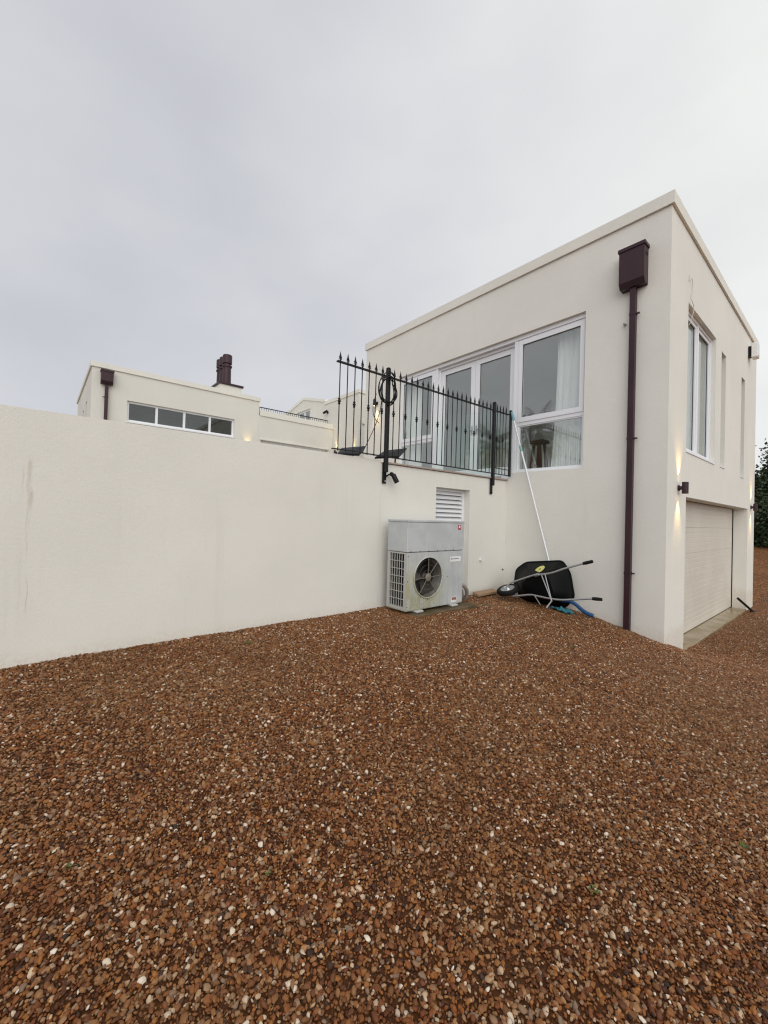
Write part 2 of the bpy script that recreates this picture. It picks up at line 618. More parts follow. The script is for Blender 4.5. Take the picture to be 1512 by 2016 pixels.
M_pebble = pebble_mat()
M_leaf = mat('evergreen_leaf', (.035, .065, .022), .55)
_t = NT(M_leaf); _t.color(_t.ramp(_t.noise(1.7, 4, .7), [(.3, (.020, .040, .014)), (.55, (.045, .075, .026)), (.75, (.085, .10, .035))]))
M_bark = mat('bark', (.09, .065, .045), .9)
M_frond = mat('palm_frond', (.045, .085, .03), .5)
M_weed = mat('weed_leaf', (.11, .15, .03), .6)
M_cable = mat('cable', (.008, .008, .009), .5, 0, .3)
M_wcable = mat('white_cable', (.60, .58, .54), .6)

# ------------------------------------------------------------------ ground
CTRL = [(-4.2, -6, -1.24), (-4.2, -3, -1.235), (-4.2, 0, -1.228), (-4.2, 1.3, -1.222), (-4.2, 2.4, -1.205), (-4.2, 3.5, -1.222), (-4.2, 5, -1.235), (-4.2, 6.4, -1.285),
        (-3.6, 5.9, -1.315), (-3.2, 6.45, -1.36), (-2.6, 6.45, -1.415), (-2.17, 6.45, -1.51), (-1.72, 6.47, -1.605), (-1.7, 7.36, -1.875), (-1.6, 8.2, -1.93), (-1.65, 10, -1.935),
        (-1.65, 12.5, -1.935), (-1.7, 13.3, -1.92), (-3.3, 4.2, -1.25), (-3, 2, -1.30), (-3, 0, -1.34), (-2, 1.5, -1.42), (-1.2, 0, -1.47), (0, 0, -1.50), (-1.0, 2.5, -1.50), (0, 3, -1.58),
        (-2, 4, -1.40), (-2.2, 5.4, -1.46), (-1.0, 5.5, -1.62), (-0.6, 7.5, -1.84), (0.6, 6, -1.80), (1.5, 9, -1.92), (3, 3, -1.75), (4, 8, -1.95), (0, 12, -1.93), (3, 14, -1.88),
        (-1, 16, -1.78), (-1.5, 20, -1.50), (-2.5, 28, -1.00), (3, 20, -1.5), (4, 28, -1.0), (-6, 20, -1.5), (-8, 28, -1.0), (2, -3, -1.55), (-2, -4, -1.4), (6, 0, -1.8), (-6, 34, -.92), (5, 34, -.92)]


def _solve_tps(pts):
    import numpy as np
    P = np.array(pts, float); n = len(P)
    d = np.hypot(P[:, None, 0] - P[None, :, 0], P[:, None, 1] - P[None, :, 1])
    K = d                                            # biharmonic in 3D: a tame, overshoot-free choice
    A = np.zeros((n + 1, n + 1)); A[:n, :n] = K + np.eye(n) * -.02; A[:n, n] = 1; A[n, :n] = 1
    b = np.zeros(n + 1); b[:n] = P[:, 2]
    w = np.linalg.solve(A, b)
    return P, w


_P, _W = _solve_tps(CTRL)
import numpy as np


def gz(x, y, fine=True):
    xx, yy = min(max(x, -9), 7), min(max(y, -6), 34)
    z = float((_W[:-1] * np.hypot(_P[:, 0] - xx, _P[:, 1] - yy)).sum() + _W[-1])
    if fine:
        z += .016 * noise.noise(Vector((x * 1.3, y * 1.3, 3.1))) + .010 * noise.noise(Vector((x * 3.7, y * 3.7, 8.4))) + .005 * noise.noise(Vector((x * 9, y * 9, 1.4)))
    return z


def steps(*segs):
    out = []
    for a, b, s in segs:
        n = max(1, round((b - a) / s))
        out += [a + (b - a) * k / n for k in range(n)]
    return out + [segs[-1][1]]


def grid_mesh(xs, ys, keep=None, dz=0.0):
    mb = MB()
    mb.v = [Vector((x, y, gz(x, y) + dz)) for y in ys for x in xs]
    n = len(xs)
    for j in range(len(ys) - 1):
        for i in range(n - 1):
            if keep is None or keep((xs[i] + xs[i + 1]) / 2, (ys[j] + ys[j + 1]) / 2):
                mb.f.append([j * n + i, j * n + i + 1, (j + 1) * n + i + 1, (j + 1) * n + i]); mb.m.append(0)
    return mb


GX = steps((-400, -60, 85), (-60, -10, 10), (-10, -4.6, 1.0), (-4.6, 1.6, .09), (1.6, 10, .7), (10, 60, 10), (60, 400, 85))
GY = steps((-400, -60, 85), (-60, -6, 9), (-6, -.8, .6), (-.8, 9.2, .09), (9.2, 34, .4), (34, 64, 10), (64, 500, 85))
g = structure('ground', grid_mesh(GX, GY), M_ground, smooth=60)

# loose stones: one uncountable mass
def stone_ok(x, y):
    if x < -4.30 or x > 1.0 or y < -1.7 or y > 15.5: return False
    if y > 6.50 and x < -1.70: return False
    if x > -.05 * y + .75: return False
    return True


gm = grid_mesh(GX, GY, stone_ok)                         # the very same sheet as the ground
PAVERS = [(-4.12, -3.57, 3.62, 4.84), (-3.76, -3.54, 4.98, 5.22)]
keepv = sorted({i for f in gm.f for i in f}); remap = {i: k for k, i in enumerate(keepv)}
gm.v = [gm.v[i] for i in keepv]; gm.f = [[remap[i] for i in f] for f in gm.f]
bed = bpy.data.objects.new('gravel', mesh('gravel', gm, M_pebble, 60))
C.objects.link(bed)
bed['kind'] = 'stuff'
dens = bed.data.attributes.new('density', 'FLOAT', 'POINT')
vals = []
for p in gm.v:
    d = math.hypot(p.x, p.y)
    v = 1.0 if d < 5 else max(.7, 1.0 - (d - 5) * .06)
    if any(a + .02 < p.x < b - .03 and c + .02 < p.y < e - .02 for a, b, c, e in PAVERS): v *= .34
    # patches where the stones are worn thin and the bed shows
    q = noise.noise(Vector((p.x * .55 + 5, p.y * .55, 2.0)))
    if q > .25: v *= max(.86, 1 - (q - .25) * .7)
    vals.append(v)
dens.data.foreach_set('value', vals)

ng = bpy.data.node_groups.new('gravel_scatter', 'GeometryNodeTree')
ng.interface.new_socket('Geometry', in_out='INPUT', socket_type='NodeSocketGeometry')
ng.interface.new_socket('Geometry', in_out='OUTPUT', socket_type='NodeSocketGeometry')
N, L = ng.nodes, ng.links
gi, go = N.new('NodeGroupInput'), N.new('NodeGroupOutput')
dist = N.new('GeometryNodeDistributePointsOnFaces'); dist.distribute_method = 'POISSON'
dist.inputs['Distance Min'].default_value = .0070
dist.inputs['Density Max'].default_value = 18500
na = N.new('GeometryNodeInputNamedAttribute'); na.data_type = 'FLOAT'; na.inputs['Name'].default_value = 'density'
L.new(na.outputs[0], dist.inputs['Density Factor'])
L.new(gi.outputs[0], dist.inputs['Mesh'])
dist.inputs['Seed'].default_value = 4
g2i = N.new('GeometryNodeGeometryToInstance')
VAR = 10
for k in range(VAR):
    ico = N.new('GeometryNodeMeshIcoSphere'); ico.inputs['Subdivisions'].default_value = 2; ico.inputs['Radius'].default_value = 1.0
    sp = N.new('GeometryNodeSetPosition')
    nt = N.new('ShaderNodeTexNoise'); nt.noise_dimensions = '4D'
    nt.inputs['W'].default_value = k * 7.3 + 1; nt.inputs['Scale'].default_value = .85; nt.inputs['Detail'].default_value = 1.2
    sub = N.new('ShaderNodeVectorMath'); sub.operation = 'SUBTRACT'; sub.inputs[1].default_value = (.5, .5, .5)
    sc = N.new('ShaderNodeVectorMath'); sc.operation = 'SCALE'; sc.inputs['Scale'].default_value = 1.5
    L.new(nt.outputs['Color'], sub.inputs[0]); L.new(sub.outputs[0], sc.inputs[0])
    L.new(ico.outputs['Mesh'], sp.inputs['Geometry']); L.new(sc.outputs[0], sp.inputs['Offset'])
    tr = N.new('GeometryNodeTransform')
    rk = random.Random(k)
    tr.inputs['Scale'].default_value = (1.0 * rk.uniform(.9, 1.35), rk.uniform(.62, .95), rk.uniform(.42, .75))
    L.new(sp.outputs[0], tr.inputs['Geometry'])
    sm = N.new('GeometryNodeSetMaterial'); sm.inputs['Material'].default_value = M_pebble
    L.new(tr.outputs[0], sm.inputs['Geometry'])
    ss = N.new('GeometryNodeSetShadeSmooth'); ss.inputs['Shade Smooth'].default_value = (k % 2 == 0)
    L.new(sm.outputs[0], ss.inputs[0])
    L.new(ss.outputs[0], g2i.inputs[0])
iop = N.new('GeometryNodeInstanceOnPoints')
L.new(dist.outputs['Points'], iop.inputs['Points']); L.new(g2i.outputs[0], iop.inputs['Instance'])
iop.inputs['Pick Instance'].default_value = True
ri = N.new('FunctionNodeRandomValue'); ri.data_type = 'INT'
ri.inputs[4].default_value = 0; ri.inputs[5].default_value = VAR - 1; ri.inputs['Seed'].default_value = 3
L.new(ri.outputs[2], iop.inputs['Instance Index'])
rr = N.new('FunctionNodeRandomValue'); rr.data_type = 'FLOAT_VECTOR'
rr.inputs[0].default_value = (-.8, -.8, 0); rr.inputs[1].default_value = (.8, .8, 6.283); rr.inputs['Seed'].default_value = 5
L.new(rr.outputs[0], iop.inputs['Rotation'])
rs1 = N.new('FunctionNodeRandomValue'); rs1.data_type = 'FLOAT'
rs1.inputs[2].default_value = 0.0; rs1.inputs[3].default_value = 1.0; rs1.inputs['Seed'].default_value = 9
pw = N.new('ShaderNodeMath'); pw.operation = 'POWER'; pw.inputs[1].default_value = 2.6
L.new(rs1.outputs[1], pw.inputs[0])
ma = N.new('ShaderNodeMath'); ma.operation = 'MULTIPLY_ADD'; ma.inputs[1].default_value = .0082; ma.inputs[2].default_value = .0047
L.new(pw.outputs[0], ma.inputs[0]); L.new(ma.outputs[0], iop.inputs['Scale'])
ti = N.new('GeometryNodeTranslateInstances'); ti.inputs['Local Space'].default_value = False
rz_ = N.new('FunctionNodeRandomValue'); rz_.data_type = 'FLOAT_VECTOR'
rz_.inputs[0].default_value = (0, 0, .0); rz_.inputs[1].default_value = (0, 0, .009); rz_.inputs['Seed'].default_value = 21
L.new(iop.outputs[0], ti.inputs[0]); L.new(rz_.outputs[0], ti.inputs['Translation'])
st = N.new('GeometryNodeStoreNamedAttribute'); st.data_type = 'FLOAT'; st.domain = 'INSTANCE'
st.inputs['Name'].default_value = 'tint'
rt = N.new('FunctionNodeRandomValue'); rt.data_type = 'FLOAT'; rt.inputs['Seed'].default_value = 33
L.new(ti.outputs[0], st.inputs['Geometry']); L.new(rt.outputs[1], st.inputs['Value'])
L.new(st.outputs[0], go.inputs[0])
md = bed.modifiers.new('scatter', 'NODES'); md.node_group = ng

# ------------------------------------------------------------------ terrace deck behind the retaining wall
mb = MB()
poly = [(-30, -20, -2.6), (-4.46, -20, -2.6), (-4.46, 6.484, -2.6), (-8.56, 6.484, -2.6), (-8.56, 20, -2.6), (-30, 20, -2.6)]
mb.prism(poly, (0, 0, 3.32))
structure('terrace', mb, M_paving)

# concrete threshold in front of the garage door
mb = MB(); mb.bbox(-2.02, -1.715, 7.412, 12.478, -2.2, -1.872, .008)
structure('threshold', mb, M_thresh)

# ------------------------------------------------------------------ garage house
XF, YA = -1.723, 6.486
ZB = -2.3
house = thing('garage_house', 'large flat roofed white rendered block above the closed beige garage door', 'house', (-5.1, 9.9, ZB))
fA = lambda u, v, d: Vector((u, YA + d, v))           # face towards the gravel yard (u = x)
fF = lambda u, v, d: Vector((XF - d, u, v))           # front face (u = y)
TH = .25
WIN_A = (-7.22, -2.855, .872, 3.355)
DOOR_A = (-6.03, -4.15, .775, 1.2)
part('wall', MB().holed(fA, -8.53, XF, ZB, 4.40, [WIN_A, DOOR_A], TH), M_wall, house)
WIN_F = (7.362, 9.15, 1.122, 3.372)
GAR = (7.41, 12.48, ZB, .44)
SL1 = (9.60, 9.975, 1.115, 3.275)
SL2 = (11.52, 11.915, 1.09, 3.275)
part('wall', MB().holed(fF, YA + TH, 13.35, ZB, 4.40, [WIN_F, GAR, SL1, SL2], TH), M_wall, house)
part('wall', MB().box(-8.53, XF - TH, 13.10, 13.35, ZB, 4.40), M_wall, house)
part('wall', MB().box(-8.53, -8.28, YA + TH, 13.10, ZB, 4.40), M_wall, house)
part('floor', MB().box(-8.28, XF - TH, YA + TH, 13.10, .48, .74), M_floor, house)
part('ceiling', MB().box(-8.28, XF - TH, YA + TH, 13.10, 3.62, 3.75), M_in, house)
part('partition', MB().box(-8.28, XF - TH, 9.75, 9.85, .741, 3.619), M_in, house)
part('roof', MB().box(-8.50, XF - .03, YA + .03, 13.32, 4.20, 4.40), M_cop, house)
# parapet coping: a proud band round the top
mb = MB()
o = .035
mb.box(-8.53 - o, XF + o, YA - o, YA + .30, 4.402, 4.575)
mb.box(XF - .30, XF + o, YA + .30, 13.35 + o, 4.402, 4.575)
mb.box(-8.53 - o, -8.23, YA + .30, 13.35 + o, 4.402, 4.575)
mb.box(-8.23, XF - .30, 13.05, 13.35 + o, 4.402, 4.575)
part('coping', mb, M_cop, house)


def pane(fn, u0, u1, v0, v1, d, parent, m=None):
    return part('pane', MB().fbox(fn, u0, u1, v0, v1, d, d + .012), m or M_glass, parent)


def casement(fn, u0, u1, v0, v1, d, parent, transom, tw, label=None):
    """window: fixed frame, opening sash above, fixed light below the transom"""
    f = part('window', MB().ring(fn, u0, u1, v0, v1, .042, d, d + .085).fbox(fn, u0 + .042, u1 - .042, transom, transom + tw * .42, d, d + .085), M_white, parent, label=label)
    s0, s1, t0, t1 = u0 + .036, u1 - .036, transom + tw * .42 - .008, v1 - .036
    part('sash', MB().ring(fn, s0, s1, t0, t1, (.068, .068, .085, .068), d - .014, d + .055), M_white, f)
    pane(fn, s0 + .06, s1 - .06, t0 + .08, t1 - .06, d + .015, f)
    part('glazing_bead', MB().ring(fn, u0 + .042, u1 - .042, v0 + .042, transom, .020, d + .012, d + .06), M_white, f)
    pane(fn, u0 + .055, u1 - .055, v0 + .055, transom - .012, d + .03, f)
    part('glazing_bead', MB().ring(fn, s0 + .066, s1 - .066, t0 + .083, t1 - .066, .008, d + .004, d + .014), M_rubber, f)
    return f


dA = .075
# head board along the top of the wide opening
part('window_head', MB().fbox(fA, WIN_A[0] + .001, WIN_A[1] - .001, 3.285, 3.354, dA - .02, dA + .10), M_white, house)
casement(fA, -4.09, -2.856, .873, 3.284, dA, house, 1.72, .17)
casement(fA, -7.219, -6.09, .873, 3.284, dA, house, 1.72, .17)
for (a, b) in ((-6.09, -6.03), (-4.15, -4.09)):
    part('mullion', MB().fbox(fA, a + .0005, b - .0005, .776, 3.284, dA - .01, dA + .17), M_white, house)
# french doors set deeper in their bay
bay = part('door_frame', MB().ring(fA, -6.029, -4.151, .776, 3.284, (.03, .03, .04, .05), dA + .05, dA + .17), M_white, house)
for k, (a, b) in enumerate(((-5.996, -5.093), (-5.087, -4.184))):
    dd = dA + .085
    dr = part('french_door', MB().ring(fA, a, b, .818, 3.232, (.105, .105, .20, .105), dd, dd + .055), M_white, house)
    part('glazing_bead', MB().ring(fA, a + .104, b - .104, 1.017, 3.128, .008, dd + .014, dd + .023), M_rubber, dr)
    pane(fA, a + .098, b - .098, 1.01, 3.135, dd + .024, dr)
    hx = b - .05 if k == 0 else a + .05
    part('handle', MB().fbox(fA, hx - .014, hx + .014, 1.72, 1.90, dd - .012, dd).fbox(fA, hx - .10 if k == 0 else hx, hx if k == 0 else hx + .10, 1.80, 1.82, dd - .05, dd - .03).fbox(fA, hx - .009, hx + .009, 1.80, 1.82, dd - .03, dd - .012), M_galv, dr)

# front window
dF = .065
w = part('window', MB().ring(fF, WIN_F[0] + .001, WIN_F[1] - .001, WIN_F[2] + .001, WIN_F[3] - .001, .045, dF, dF + .09).fbox(fF, 8.222, 8.288, WIN_F[2] + .046, WIN_F[3] - .046, dF + .002, dF + .088), M_white, house)
for (a, b) in ((7.408, 8.221), (8.289, 9.104)):
    part('sash', MB().ring(fF, a, b, WIN_F[2] + .046, WIN_F[3] - .046, .06, dF + .02, dF + .075), M_white, w)
    part('glazing_bead', MB().ring(fF, a + .059, b - .059, WIN_F[2] + .105, WIN_F[3] - .105, .008, dF + .038, dF + .045), M_rubber, w)
    pane(fF, a + .055, b - .055, WIN_F[2] + .10, WIN_F[3] - .10, dF + .045, w)
part('window_sill', MB().fbox(fF, WIN_F[0] + .002, WIN_F[1] - .002, WIN_F[2] - .012, WIN_F[2] + .018, -.012, dF - .001), M_white, house)
for s in (SL1, SL2):
    f = part('slot_window', MB().ring(fF, s[0] + .001, s[1] - .001, s[2] + .001, s[3] - .001, .03, .19, .24), M_white, house)
    pane(fF, s[0] + .025, s[1] - .025, s[2] + .025, s[3] - .025, .21, f)
    part('window_sill', MB().fbox(fF, s[0] + .002, s[1] - .002, s[2] + .001, s[2] + .02, -.012, .188), M_white, house)

# sectional garage door with ribbed panels
gd = part('garage_door', MB().fbox(fF, GAR[0] - .1, GAR[1] + .1, -1.87, .50, .325, .345), M_rubber, house)
gy0, gy1 = GAR[0] + .002, GAR[1] - .012
z0, z1, NP = -1.862, .438, 5
ph = (z1 - z0) / NP
for k in range(NP):
    a, b = z0 + k * ph + .001, z0 + (k + 1) * ph - .001
    mb = MB()
    nr = 5
    prof = [(a, .271)]
    for q in range(nr):
        ra, rb = a + (b - a) * q / nr, a + (b - a) * (q + 1) / nr
        prof += [(ra + .003, .268), (rb - .008, .268), (rb - .003, .2705)] if q < nr - 1 else [(ra + .004, .268), (rb - .003, .268)]
    prof += [(b, .271), (b, .32), (a, .32)]
    mb.prism([fF(gy0, z, d) for z, d in prof], (0, gy1 - gy0, 0))
    part('door_panel', mb, M_gdoor, gd)
part('door_seal', MB().fbox(fF, GAR[1] - .011, GAR[1] - .001, -1.87, .438, .262, .30), M_rubber, gd)

# ------------------------------------------------------------------ retaining wall and its louvred plant room door
XW = -4.2
ret = thing('retaining_wall', 'long plain white rendered wall stained brown at its left', 'wall', (-4.3, 2.0, -1.6))
fW = lambda u, v, d: Vector((XW - d, u, v))
fW2 = lambda u, v, d: Vector((XW - .008 - d, u, v))
part('wall', MB().holed(fW, -6, 3.488, -2.2, .768, [], .26), M_ret, ret)
LD = (4.606, 5.424, -2.2, .49)
part('wall', MB().holed(fW2, 3.489, YA - .001, -2.2, .728, [LD], .25), M_ret, ret)
# slate tiles along the terrace edge
ty = 3.56
while ty < 6.40:
    L_ = min(.40, YA - .003 - ty)
    part('slate_tile', MB().bbox(-4.62, XW + .022 + random.uniform(-.004, .006), ty, ty + L_ - .006, .735, .757 + random.uniform(0, .008), .004), M_slate, ret)
    ty += .40
ld = part('louvre_door', MB().ring(fW2, LD[0] + .001, LD[1] - .001, -1.6, LD[3] - .001, (.05, .05, .05, .04), .115, .17).fbox(fW2, LD[0] + .05, LD[1] - .05, -1.5, -.12, .125, .15), M_white, ret)
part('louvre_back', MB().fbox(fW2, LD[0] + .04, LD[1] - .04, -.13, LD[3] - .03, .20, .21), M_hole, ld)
for k in range(8):
    zc = .425 - k * .070
    a, b = LD[0] + .051, LD[1] - .051
    mb = MB()
    prof = [(zc + .026, .172), (zc + .031, .166), (zc - .024, .118), (zc - .034, .118), (zc - .034, .124), (zc - .026, .128)]
    mb.prism([fW2(a, z, d) for z, d in prof], (0, b - a, 0))
    part('slat', mb, M_white, ld)
# vertical cracks / plaster joints
for yy, za, zb in ((3.785, -.02, .726), (3.512, -1.3, .726), (5.66, .46, .726)):
    part('plaster_joint', MB().fbox(fW2, yy - .004, yy + .004, za, zb, -.002, .001), M_cop, ret)

# ------------------------------------------------------------------ iron railing on the terrace edge
XR = -4.165
rail = thing('iron_railing', 'black wrought iron railing with spear tips along the terrace edge', 'railing', (XR, 4.6, .76))
ZT, ZBm = 1.917, .826


def zrail(y):
    return ZT + (y - 4.6) * .008


bars = [(2.765 + .1135 * k, k % 2 == 0) for k in range(7)] + [(3.545 + .1113 * (k + 1), k % 2 == 0) for k in range(21)] + [(5.99 + .0905 * (k + 1), k % 2 == 0) for k in range(4)]
base = root_loc(rail)
bar_me = mesh('baluster', MB().tube([(0, 0, ZBm - .01), (0, 0, ZT + .02)], .0068, 8), M_black, 40)
sp_ = MB()
sp_.lathe((0, 0, ZT + .008), (0, 0, 1), [(0, .010), (.012, .012), (.02, .008), (.028, .008)], 10)
sp_.add([(0, -.026, .043 + ZT), (0, -.015, .064 + ZT), (0, 0, .130 + ZT), (0, .015, .064 + ZT), (0, .026, .043 + ZT), (0, 0, .040 + ZT), (.013, 0, .062 + ZT), (-.013, 0, .062 + ZT)],
        [(0, 1, 6, 5), (1, 2, 6), (2, 3, 6), (3, 4, 5, 6), (0, 5, 7, 1), (1, 7, 2), (2, 7, 3), (3, 7, 5, 4)])
sp_.tube([(0, -.004, .046 + ZT), (0, -.017, .030 + ZT), (0, -.026, .022 + ZT)], [.006, .005, .002], 6)
sp_.tube([(0, .004, .046 + ZT), (0, .017, .030 + ZT), (0, .026, .022 + ZT)], [.006, .005, .002], 6)
spear_me = mesh('spear_tip', sp_, M_black, 40)
col_me = mesh('collar', MB().lathe((0, 0, 1.385), (0, 0, 1), [(0, .007), (.004, .014), (.014, .017), (.022, .011), (.028, .013), (.036, .021), (.046, .021), (.054, .013), (.060, .011), (.068, .017), (.078, .014), (.082, .007)], 12), M_black, 50)
for y, has in bars:
    o = bpy.data.objects.new('baluster', bar_me); C.objects.link(o); o.parent = rail
    o.location = Vector((XR, y, (zrail(y) - ZT))) - base
    for me_, ok in ((spear_me, True), (col_me, has)):
        if ok:
            c = bpy.data.objects.new(me_.name, me_); C.objects.link(c); c.parent = o
part('top_rail', MB().box(XR - .019, XR + .019, 2.70, 6.43, ZT - .014, ZT).v and (lambda m: m)(MB().prism([(XR - .019, 2.72, zrail(2.72) - .016), (XR + .019, 2.72, zrail(2.72) - .016), (XR + .019, 2.72, zrail(2.72)), (XR - .019, 2.72, zrail(2.72))], (0, 3.71, 3.71 * .008))), M_black, rail)
part('bottom_rail', MB().box(XR - .016, XR + .016, 2.68, 3.52, ZBm - .012, ZBm), M_black, rail)
part('bottom_rail', MB().box(XR - .016, XR + .016, 3.57, 6.43, ZBm - .012, ZBm), M_black, rail)
for (y, zt, zb) in ((3.545, 2.005, .49), (5.99, 2.045, .49)):
    p = part('post', MB().bbox(XR - .026, XR + .026, y - .026, y + .026, zb + .12, zt, .005), M_black, rail)
    part('post_cap', MB().lathe((XR, y, zt), (0, 0, 1), [(0, .030), (.008, .032), (.016, .026), (.022, .012)], 12), M_black, p, 40)
    part('bracket', MB().bbox(XW + .002, XW + .014, y - .034, y + .034, zb - .03, zb + .25, .003), M_black, p)
    for zz in (zb, zb + .15):
        part('bolt', MB().lathe((XW + .012, y + (.012 if zz == zb else -.0), zz + .0), (1, 0, 0), [(0, .013), (.010, .013), (.014, .009)], 8), M_galv if y < 4 else M_black, p, 40)
part('post', MB().bbox(-4.150, -4.114, 6.424, 6.466, .80, 2.0, .005), M_black, rail)
part('bottom_rail', MB().box(XR + .02, XR + .032, 5.99, 6.43, .91, .922), M_black, rail)

# ------------------------------------------------------------------ glass balustrade in front of the french doors
mb = MB()
gl = thing('glass_balustrade', 'pale green glass balustrade standing before the white french doors', 'balustrade', (-5.0, 6.30, .76))
for (a, b) in ((-5.83, -4.98), (-4.96, -4.22)):
    part('glass_sheet', MB().box(a, b, 6.290, 6.302, .80, 2.06), M_clear, gl)
part('base_channel', MB().bbox(-5.86, -4.21, 6.27, 6.322, .757, .80, .004), M_galv, gl)

# ------------------------------------------------------------------ downpipes with hoppers
def downpipe(label, fn, u, zt, zb, hw, hh, pw, brackets, side, group='brown downpipes with square hoppers'):
    """fn(u, v, d): negative d comes out of the wall"""
    p0 = fn(u, zb, -.05)
    r = thing('downpipe', label, 'downpipe', p0, group)
    part('pipe', MB().fbox(fn, u - pw / 2, u + pw / 2, zb, zt - hh + .05, -.095, -.025), M_brown, r)
    h = part('hopper', MB(), M_brown, r)
    bpy.data.objects.remove(h)
    a, b = u - hw / 2, u + hw / 2
    D = -.17
    prof = [(zt - .05, -.004), (zt - .05, D), (zt - hh + .07, D), (zt - hh, D + .045), (zt - hh, -.004)]
    mb = MB(); P = [fn(a, z, d) for z, d in prof]
    mb.prism(P, fn(b, 0, 0) - fn(a, 0, 0))
    h = part('hopper', mb, M_brown, r)
    part('hopper_lid', MB().fbox(fn, a - .014, b + .014, zt - .048, zt - .012, D - .014, -.003).fbox(fn, a - .012, b + .012, zt - .010, zt, D - .012, -.003), M_brown, h)
    part('overflow_slot', MB().fbox(fn, b + .0005, b + .003, zt - hh * .30, zt - hh * .22, D + .05, -.04), M_hole, h)
    for z in brackets:
        part('bracket', MB().fbox(fn, u + side * pw / 2 - .002 * side, u + side * (pw / 2 + .045), z, z + .018, -.075, -.045).fbox(fn, u - pw / 2 - .004, u + pw / 2 + .004, z - .006, z + .026, -.099, -.02), M_brown, r)
    return r


downpipe('tall dark brown downpipe on the garage block beside the corner', fA, -2.160, 3.975, -1.62, 0.325, .57, .076, (3.01, 1.22, -.70), 1)
dp = thing('downpipe', 'thin dark pipe at the far right edge of the garage block', 'downpipe', (XF - .12, 13.40, -1.95))
part('pipe', MB().box(XF - .16, XF - .03, 13.355, 13.40, -1.95, .95), M_brown, dp)

# ------------------------------------------------------------------ wall lamps (lit)
def lamp_light(loc, down, power, cone):
    ld_ = bpy.data.lights.new('lamp_light', 'SPOT')
    ld_.energy = power; ld_.color = (1.0, .62, .20); ld_.spot_size = rad(cone); ld_.spot_blend = 1.0; ld_.shadow_soft_size = .012
    o_ = bpy.data.objects.new('lamp_light', ld_); C.objects.link(o_)
    o_.location = loc
    if not down: o_.rotation_euler = (math.pi, 0, 0)
    return o_


M_bulb = bpy.data.materials.new('bulb_glow'); M_bulb.use_nodes = True
_b = M_bulb.node_tree.nodes['Principled BSDF']
_b.inputs['Base Color'].default_value = (1, .8, .5, 1)
_b.inputs['Emission Color'].default_value = (1, .72, .32, 1); _b.inputs['Emission Strength'].default_value = 6


def wall_lamp(label, wallpt, nrm, up_=True, dn=True, power=26, material=None, r=.040, h=.165, group='lit up and down wall lamps', off=.085, cone=62):
    nrm = Vector(nrm); c = Vector(wallpt) + nrm * off
    t = thing('wall_lamp', label, 'wall lamp', wallpt, group)
    material = material or M_brown
    body = part('lamp_body', MB().lathe(c - Vector((0, 0, h / 2)), (0, 0, 1), [(.012, r * .85), (0, r * .88), (0, r), (h, r), (h, r * .88), (h - .012, r * .85)], 24), material, t, 40)
    part('mount', MB().lathe(Vector(wallpt) + nrm * .001, nrm, [(0, r * 1.05), (.018, r * 1.05), (.022, r * .7), (off - r * .6, r * .7)], 20), material, t, 40)
    for s in ((1,) if up_ else ()) + ((-1,) if dn else ()):
        part('bulb', MB().lathe(c + Vector((0, 0, s * (h / 2 - .008))), (0, 0, s), [(0, r * .8), (.003, r * .8)], 16), M_bulb, t)
    for s, ok in ((1, up_), (-1, dn)):
        if ok:
            lo = lamp_light(c - nrm * .028 + Vector((0, 0, s * (h / 2 + .004))) - Vector(t.location), s < 0, power, cone)
            lo.parent = t
    return t


wall_lamp('lit brown lamp on the near pier of the garage door', (XF, 7.0, .545), (1, 0, 0))
wall_lamp('lit brown lamp on the far pier of the garage door', (XF, 12.86, .49), (1, 0, 0))
wall_lamp('lit dark lamp seen through the railing behind the hung cable coil', (-8.03, YA, 2.90), (0, -1, 0), False, True, 22, material=M_black)
wall_lamp('glowing lamp low on the far house beside its long window', (-13, 5.11, 2.05), (1, 0, 0), True, True, 13)
wall_lamp('glowing lamp in the nook where the low wing meets the gabled house', (-12.72, 8.4, 2.36), (0, -1, 0), True, True, 12)
wall_lamp('glowing lamp on the gabled house just behind the left solar panel', (-11.62, 8.4, 2.26), (0, -1, 0), True, True, 8)

# ------------------------------------------------------------------ small fixtures on the garage block
fl = thing('floodlight', 'white box floodlight high on the garage front under the coping', 'floodlight', (XF, 12.27, 4.03))
part('mount', MB().bbox(XF + .001, XF + .05, 12.22, 12.38, 3.90, 4.14, .006), M_black, fl)
hd = part('head', MB().bbox(XF + .06, XF + .17, 12.18, 12.42, 3.86, 4.19, .012), mat('floodlight_white', (.78, .78, .76), .4), fl)
part('hinge', MB().tube([(XF + .045, 12.30, 4.0), (XF + .07, 12.30, 4.0)], .02, 10), M_black, fl)
part('lens', MB().box(XF + .171, XF + .174, 12.20, 12.40, 3.90, 4.15), mat('floodlight_lens', (.6, .62, .62), .15), hd)

pts = [at(1358, 541, 0, XF + .012), at(1358, 552, 0, XF + .015), at(1362, 549, 0, XF + .02), at(1364, 566, 0, XF + .02), at(1362, 590, 0, XF + .02), at(1366, 604, 0, XF + .02), at(1364, 620, 0, XF + .016), at(1357, 640, 0, XF - .02)]
def smooth_pts(P, n=6):
    out = []
    for i in range(len(P) - 1):
        a, b, c, d = P[max(i - 1, 0)], P[i], P[i + 1], P[min(i + 2, len(P) - 1)]
        for k in range(n):
            t = k / n
            out.append(.5 * ((2 * b) + (c - a) * t + (2 * a - 5 * b + 4 * c - d) * t * t + (3 * b - a - 3 * c + d) * t ** 3))
    return out + [P[-1]]
solo('loose_cable', MB().tube(smooth_pts(pts), .0045, 6), M_wcable, 'thin white loose cable dangling over the front window head', 'cable', smooth=60)

